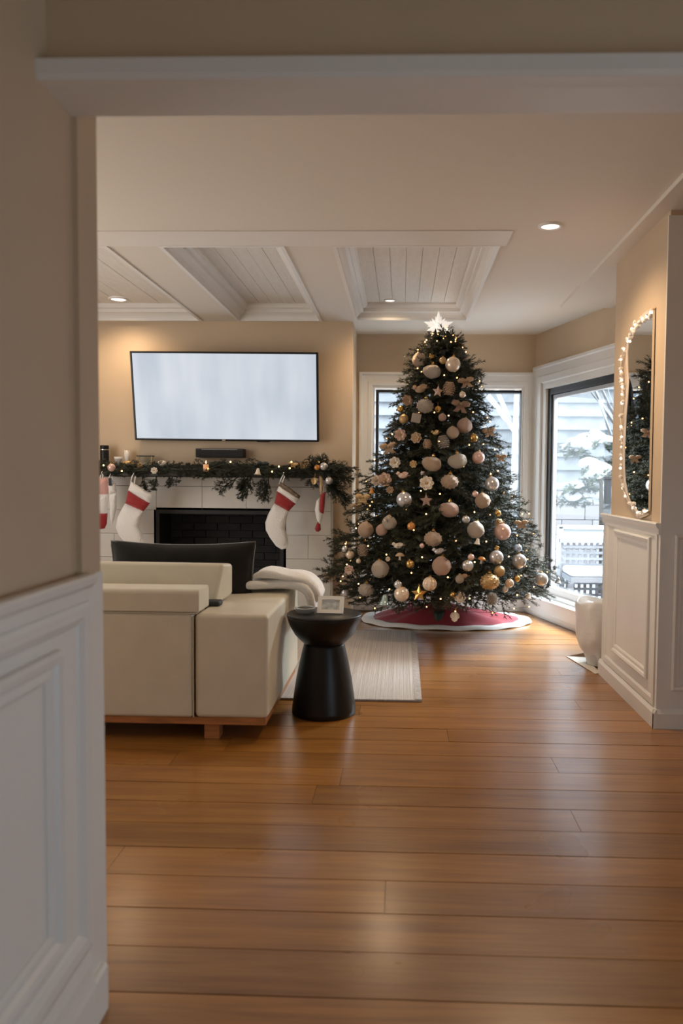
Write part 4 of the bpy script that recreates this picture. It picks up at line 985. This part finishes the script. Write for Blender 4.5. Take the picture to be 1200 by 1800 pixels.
# ------------------------------------------------------------------ mirror on the pier and its lights
XM = XP - .004
mpx = [(1147, 545), (1134, 556), (1122, 567), (1112, 578), (1105, 597), (1102, 620), (1103, 645), (1104, 670), (1102, 700), (1100, 730), (1098, 760), (1097, 790), (1097, 820), (1098, 845), (1103, 868), (1110, 885), (1118, 896), (1126, 904), (1132, 899), (1139, 898)]
MP = [at(x, y, X=XM - .012) for x, y in mpx]
mr = thing('wall_mirror', (XM, 4.2, 1.0), 'half arched wavy edged mirror on the pier wall above the wainscot', 'mirror')
cY = 4.0
def wavy(off, x): return [Vector((x, p.y + off * (1 if 0 < i < len(MP) - 1 else 0) * (.8 if p.y > cY else 0), p.z + (off * .7 if i < 5 else -off * .7 if i > 14 else 0))) for i, p in enumerate(MP)]
n = len(MP)
m = M().add([tuple(p) for p in wavy(0, XM - .012)] + [tuple(p) for p in wavy(0, XM - .001)], [tuple(range(n))] + [(i, (i + 1) % n, n + (i + 1) % n, n + i) for i in range(n)])
m.obj('glass', mat('mirror_glass', (.88, .87, .85), .01, 1), mr, world=True)
A, B = wavy(.0, XM - .012), wavy(.030, XM - .008)
for i in range(n): B[i] = B[i] + Vector((0, .008 * math.sin(i * 2.3), .006 * math.sin(i * 1.7)))
M().add([tuple(p) for p in A] + [tuple(p + Vector((-.010, 0, 0))) for p in [(a + b) / 2 for a, b in zip(A, B)]] + [tuple(p) for p in B],
        [(k * n + i, k * n + i + 1, (k + 1) * n + i + 1, (k + 1) * n + i) for k in range(2) for i in range(n - 1)]).obj('frame', mat('shell_frame', (.74, .62, .52), .25, .2), mr, True, world=True)
ml = thing('mirror_string_lights', (XM, 4.3, 1.0), 'string of white lights and crystal drops around the mirror edge', 'string lights')
bw_ = M().ball((0, 0, 0), .0075, 8, 6).data('bulb', BULBW, True)
dw_ = M().ball((0, 0, 0), .013, 6, 4, sc=(.8, 1.2, 1)).data('crystal', mat('crystal', (.85, .80, .76), .1, .1))
lp = []
for x, y in ((1143, 549), (1136, 555), (1129, 561), (1122, 567), (1116, 571), (1110, 578), (1106, 588), (1103, 600), (1096, 613), (1091, 632), (1091, 653), (1092, 668), (1093, 680), (1093, 693), (1093, 709), (1090, 730), (1091, 750), (1092, 768), (1092, 786), (1091, 806), (1090, 823), (1090, 838), (1094, 858), (1099, 872), (1105, 884), (1112, 893), (1120, 901), (1133, 899)):
    p = at(x, y, X=XM - .018) - Vector((XM, 4.3, 1.0)); lp.append(p); inst('bulb', bw_, ml, p)
    for q in range(2): inst('crystal', dw_, ml, p + Vector((.004, random.uniform(-.015, .03), random.uniform(-.02, .02))), (random.random() * 3, random.random() * 3, 0), (1, 1, random.uniform(.6, 1.3)))
M().tube(lp, .002, 4).obj('wire', mat('clear_wire', (.7, .65, .6), .3), ml)

# dark curtain panels on a rod behind the tree (seen in the mirror)
rd = thing('curtain_rod', (.4, 6.90, 2.135), 'thin bronze rod across the window behind the tree', 'rod')
M().tube([(-.18, 0, 0), (.22, 0, 0)], .006, 8).obj('rod', GOLDM, rd, True)
for a in (-.18, .22): M().ball((a, 0, 0), .012, 8, 6).obj('finial', GOLDM, rd, True)
for s in (-.16, .20): M().tube([(s, 0, 0), (s, .12, 0)], .005, 6).obj('bracket', GOLDM, rd)
for i, (x0, x1, lab) in enumerate(((.235, .40, 'dark curtain panel behind the tree, the one nearer the trunk'), (.42, .60, 'dark curtain panel behind the tree, the one nearer the bay window'))):
    cu = thing('curtain', ((x0 + x1) / 2, 6.90, .95), lab, 'curtain', 'dark curtain panels behind the tree'); hw = (x1 - x0) / 2
    vs, fs = [], []; nu, nv = 24, 16
    for j in range(nv + 1):
        v = j / nv
        for k in range(nu + 1):
            u = k / nu * 2 - 1; wd_ = hw * (.28 + .72 * min(1, v * 2.6) ** .6)
            vs.append((u * wd_, .018 * math.sin(u * 9 + v), 1.165 - v * 1.15 - .05 * (1 - v) * abs(u)))
    for j in range(nv):
        for k in range(nu): q = j * (nu + 1) + k; fs.append((q, q + 1, q + nu + 2, q + nu + 1))
    c_ = M().add(vs, fs).obj('cloth', mat('charcoal_cloth', (.035, .037, .040), .9, var=.3, scale=20), cu, True)
    sd = c_.modifiers.new('t', 'SOLIDIFY'); sd.thickness = .006
    M().tube([(0, 0, 1.16), (.02, 0, 1.18), (0, 0, 1.197), (-.02, 0, 1.18), (0, 0, 1.16)], .003, 5).obj('ring', GOLD, cu)

# ------------------------------------------------------------------ waste bin and cardboard
bn = thing('waste_bin', (1.30, 4.99, .004), 'white plastic bag lined waste bin beside the pier', 'bin')
def bagf(d, k=[0]): return 1
vs, fs = [], []; prof = [(.095, .01), (.105, .05), (.118, .085), (.140, .115), (.157, .15), (.163, .19), (.166, .25), (.168, .31), (.170, .36), (.172, .40), (.168, .414), (.155, .410), (.13, .385), (.06, .375), (.002, .372)]
N_ = 72
for r, z in prof:
    for i in range(N_):
        a = 2 * PI * i / N_; lo = max(0, 1 - z / .42)
        f = 1 + (.014 + .05 * lo) * math.sin(a * 6 + z * 9) + .014 * math.sin(a * 11 - z * 31) + .010 * math.sin(a * 17 + z * 45)
        vs.append((r * f * math.cos(a), r * f * math.sin(a), z + (.014 * math.sin(a * 3 + 1) if z > .3 else .008 * math.sin(a * 5) if z > .03 else 0)))
for j in range(len(prof) - 1):
    for i in range(N_): fs.append((j * N_ + i, j * N_ + (i + 1) % N_, (j + 1) * N_ + (i + 1) % N_, (j + 1) * N_ + i))
M().add(vs, fs).obj('bag', mat('white_bag_plastic', (.74, .74, .74), .32, bump=.35, bscale=25), bn, True)
M().lathe([(.09, .0), (.10, .01), (.148, .36), (.144, .36), (.09, .012), (.002, .01)], 32, cap=False).obj('bucket', mat('bin_plastic', (.6, .6, .6), .4), bn, True)
cb = thing('cardboard_sheet', (0, 0, 0), 'folded white cardboard sheet lying on the floor under the bin', 'cardboard')
q = [at(995, 1154, Z=.002), at(1046, 1185, Z=.002), Vector((1.232, 4.75, .002)), Vector((1.231, 5.05, .002)), at(1030, 1147, Z=.002)]
q[2].y = 4.772
zc = Vector((0, 0, .003))
M().add(q + [p + zc for p in q], [(4, 3, 2, 1, 0), (5, 6, 7, 8, 9)] + [(i, (i + 1) % 5, 5 + (i + 1) % 5, 5 + i) for i in range(5)]).obj('sheet', mat('white_cardboard', (.72, .68, .62), .55), cb)
M().add([q[0] + zc, q[4] + zc, (q[4] + q[3]) / 2 + Vector((0, 0, .035)), q[0] + Vector((.06, -.01, .012))], [(0, 1, 2), (0, 2, 3), (2, 1, 0), (3, 2, 0)]).obj('flap', mat('brown_cardboard', (.46, .34, .24), .8), cb)

# low heater behind the tree
a, b = at(626, 1047, Y=6.86), at(668, 1073, Y=6.86)
ht = thing('panel_heater', ((a.x + b.x) / 2, 6.87, 0), 'low white panel heater on the floor behind the left of the tree', 'heater')
hw = .2
M().box(-hw, hw, -.04, .03, .012, .17).obj('case', WHITE, ht, bevel=.006)
for i in range(14): M().box(-hw + .02 + i * .027, -hw + .036 + i * .027, -.045, -.038, .04, .145).obj('fin', WHITE, ht)
for s in (-1, 1): M().box(s * .15 - .015, s * .15 + .015, -.03, .02, 0, .014).obj('foot', BLACKMATTE, ht)

# ------------------------------------------------------------------ the snowy garden outside
gr = M().box(-14, 16, 7.25, 30, -.5, -.12).box(2.62, 16, 3.9, 7.25, -.5, -.12).obj('ground', SNOW); struct(gr, 'snow covered garden ground outside the windows', 'ground')
SIDE = mat('pale_siding', (.35, .36, .375), .8, var=.25, scale=2.5, objvar=.16)
hs = thing('neighbour_house', (2.2, 17.5, -.12), 'pale neighbouring house with clapboard siding far beyond the windows', 'house')
M().box(-7, 7, .1, 3, 0, 7).obj('wall', mat('house_wall', (.55, .56, .58), .9), hs)
sd_ = M().add([(-7, 0, 0), (7, 0, 0), (7, .10, .30), (-7, .10, .30), (7, .10, 0), (-7, .10, 0)], [(0, 1, 2, 3), (0, 5, 4, 1), (1, 4, 2), (0, 3, 5)]).data('siding_board', SIDE)
for i in range(23): inst('siding_board', sd_, hs, (0, 0, i * .30))
def hwin(x, z, w, h):
    f = M().frame((x, -.02, z), (1, 0, 0), Z, (0, -1, 0), 0, w, 0, h, [(0, -.1), (0, .06), (.1, .06), (.1, -.02)]).obj('window', mat('house_trim', (.72, .73, .75), .6), hs)
    M().box(x + .09, x + w - .09, -.015, -.005, z + .09, z + h - .09).obj('pane', mat('house_pane', (.16, .19, .23), .1), f)
for x, z in ((-6, 2.2), (3.9, 2.3), (5.4, 2.3)): hwin(x, z, 1.3, 1.9)
rf = M().add([(-7.4, -.6, 6.8), (7.4, -.6, 6.8), (7.4, 3, 9), (-7.4, 3, 9), (-7.4, -.6, 6.6), (7.4, -.6, 6.6), (7.4, 3, 8.8), (-7.4, 3, 8.8)], [(0, 1, 2, 3), (4, 7, 6, 5), (0, 4, 5, 1), (1, 5, 6, 2), (2, 6, 7, 3), (3, 7, 4, 0)]).obj('roof', SNOW, hs)

def bare_tree(name, base, h, seed, label, lean=(0, 0), r0=.09, mt=None, depth=4, snow=True):
    rnd = random.Random(seed); t = thing(name, base, label, 'tree'); tr_ = M(); br_ = M(); sn = M()
    def grow(p, d, ln, r, lv):
        pts = [p]; q = p.copy(); dd = d.copy()
        for i in range(4):
            dd = (dd + Vector((rnd.uniform(-.16, .16), rnd.uniform(-.16, .16), rnd.uniform(-.05, .10)))).normalized(); q = q + dd * ln / 4; pts.append(q.copy())
        (tr_ if lv == 0 else br_).tube(pts, [r * (1 - .14 * i) for i in range(5)], 6 if lv < 2 else 4)
        if snow and lv > 0: sn.tube([a + Vector((0, 0, r * .7)) for a in pts], [r * .8] * 5, 4)
        if lv >= depth: return
        for i in range(3 if lv else 5):
            k = rnd.choice((2, 3, 4)) if lv else rnd.choice((2, 3, 4, 4)); az = rnd.random() * 2 * PI
            nd = (dd + Vector((math.cos(az), math.sin(az), rnd.uniform(-.1, .7))) * .9).normalized(); grow(pts[k], nd, ln * rnd.uniform(.5, .72), r * .5, lv + 1)
    grow(Vector((0, 0, 0)), Vector((lean[0], lean[1], 1)).normalized(), h, r0, 0)
    tr_.obj('trunk', mt or BARK, t, True); br_.obj('branches', mt or BARK, t, True)
    if snow: sn.obj('snow', SNOW, t, True)
    return t
p = at(887, 1000, Y=10.2); bare_tree('birch_tree', (p.x, 10.2, -.12), 2.6, 5, 'pale slender birch outside the window right of the tree', r0=.075, mt=mat('birch_bark', (.58, .56, .54), .85, var=.3, scale=6))
p = at(1120, 1000, Y=10.6); bare_tree('bare_tree', (p.x, 10.6, -.12), 1.9, 12, 'bare dark branched tree at upper right outside the right window', r0=.05, mt=mat('wet_bark', (.16, .155, .16), .9), depth=5)
p = at(700, 1000, Y=11.5); bare_tree('bare_tree', (p.x, 11.5, -.12), 2.4, 23, 'bare snowy tree outside the window left of the fir', r0=.07, mt=mat('grey_bark', (.35, .35, .37), .9))
# snow laden shrub
p = at(1045, 850, Y=8.9)
sh = thing('snowy_shrub', (p.x + .08, 8.95, -.12), 'snow laden evergreen shrub beyond the porch railing', 'shrub')
M().tube([(0, 0, 0), (.02, 0, .8), (0, .02, 1.5)], [.035, .03, .015], 6).obj('trunk', BARK, sh, True)
sg = bough(.34, 12, 222, .03, .05, .16, mat('shrub_needles', (.09, .11, .085), .8)); snb = M().ball(r=1, nu=10, nv=7, fn=rn(5)).data('snow_clump', SNOW, True)
for i in range(52):
    a = random.random() * 2 * PI; z = random.uniform(1.0, 1.85); r = .50 * math.sin((z - .85) / 1.1 * PI) + .05
    b = Vector((0, 0, z - .05)); tp = Vector((math.cos(a) * r, math.sin(a) * r, z + random.uniform(-.1, .05)))
    inst('branch', sg, sh, b + (tp - b) * .25, frame_rot(tp - b + Vector((0, 0, -.02)), random.random()), ((tp - b).length / .34, 1, 1))
    s = random.uniform(.05, .10); inst('snow_clump', snb, sh, tp * .9 + b * .1 + Vector((0, 0, .03)), (0, 0, a), (s * 1.3, s * 1.2, s * .7))
# garden wall, railing and lattice
a, b = at(978, 858, Y=9.6), at(1100, 935, Y=9.6)
gw_ = thing('garden_wall', ((a.x + 4.0) / 2, 10.35, -.12), 'low pale garden wall behind the porch railing', 'wall')
hw = (4.6 - a.x) / 2
bk2 = M().box(-.195, .195, -.12, .12, .004, .19).data('block', mat('pale_block', (.42, .39, .39), .9, objvar=.1))
for r in range(6):
    for i in range(int(hw * 2 / .4)): inst('block', bk2, gw_, (-hw + .2 + i * .4 + (.1 if r % 2 else 0), 0, r * .194))
M().box(-hw - .05, hw + .05, -.17, .17, 1.165, 1.26).obj('snow_cap', SNOW, gw_, bevel=.04)
RW = mat('railing_white', (.46, .48, .50), .5)
a, b = at(984, 925, Y=8.2), at(1090, 925, Y=8.2)
rl = thing('porch_railing', (a.x, 8.2, -.12), 'white porch railing with a frosted upper panel outside the right window', 'railing'); zr = a.z + .12; ln = 2.2
M().box(-.02, ln, -.03, .03, zr - .03, zr + .012).obj('top_rail', RW, rl, bevel=.005)
M().box(-.02, ln, -.02, .02, zr - .19, zr - .165).obj('lower_rail', RW, rl)
M().box(.0, ln, -.006, .006, zr - .165, zr - .03).obj('frosted_panel', mat('frosted_panel', (.42, .47, .51), .5), rl)
for x in (0, .9, 1.8): M().box(x - .03, x + .03, -.03, .03, 0, zr).obj('post', RW, rl, bevel=.004, seg=1)
a, b = at(988, 950, Y=8.0), at(1075, 1050, Y=8.0)
lt = thing('lattice_bench', (a.x, 8.0, -.12), 'grey woven lattice garden bench dusted with snow below the railing', 'bench'); zl = a.z + .12
WK = mat('grey_wicker', (.13, .135, .15), .8, objvar=.3)
vs_ = M().box(-.014, .014, -.008, .008, .04, zl).data('slat', WK); hs_ = M().box(0, 1.5, -.014, -.004, -.013, .013).data('slat', WK)
for i in range(26): inst('slat', vs_, lt, (i * .06, 0, 0))
for j in range(int(zl / .062)): inst('slat', hs_, lt, (0, 0, .06 + j * .062))
M().box(-.03, 1.53, -.03, .03, zl - .02, zl + .02).obj('top_rail', WK, lt); M().box(0, 1.5, -.45, .0, zl * .45, zl * .45 + .05).obj('seat', WK, lt)
for x in (0, 1.5):
    for y in (0, -.43): M().box(x - .025, x + .025, y - .025, y + .025, 0, zl * .45).obj('leg', WK, lt)
M().box(0, 1.5, -.44, .0, zl * .45 + .05, zl * .45 + .12).obj('snow', SNOW, lt, bevel=.03)
a = at(1068, 842, Y=7.2)
dp = thing('garden_post', (a.x, 7.2, -.12), 'dark narrow lamp post outside the right window beside the pier', 'post')
M().lathe([(.06, 0), (.06, .03), (.03, .05), (.028, .9)], 16).obj('stem', BLACKFR, dp, True)
M().box(-.028, .028, -.028, .028, .9, a.z + .12).obj('head', BLACKFR, dp, bevel=.004, seg=1)
M().box(-.036, .036, -.036, .036, a.z + .12, a.z + .14).obj('cap', BLACKFR, dp)
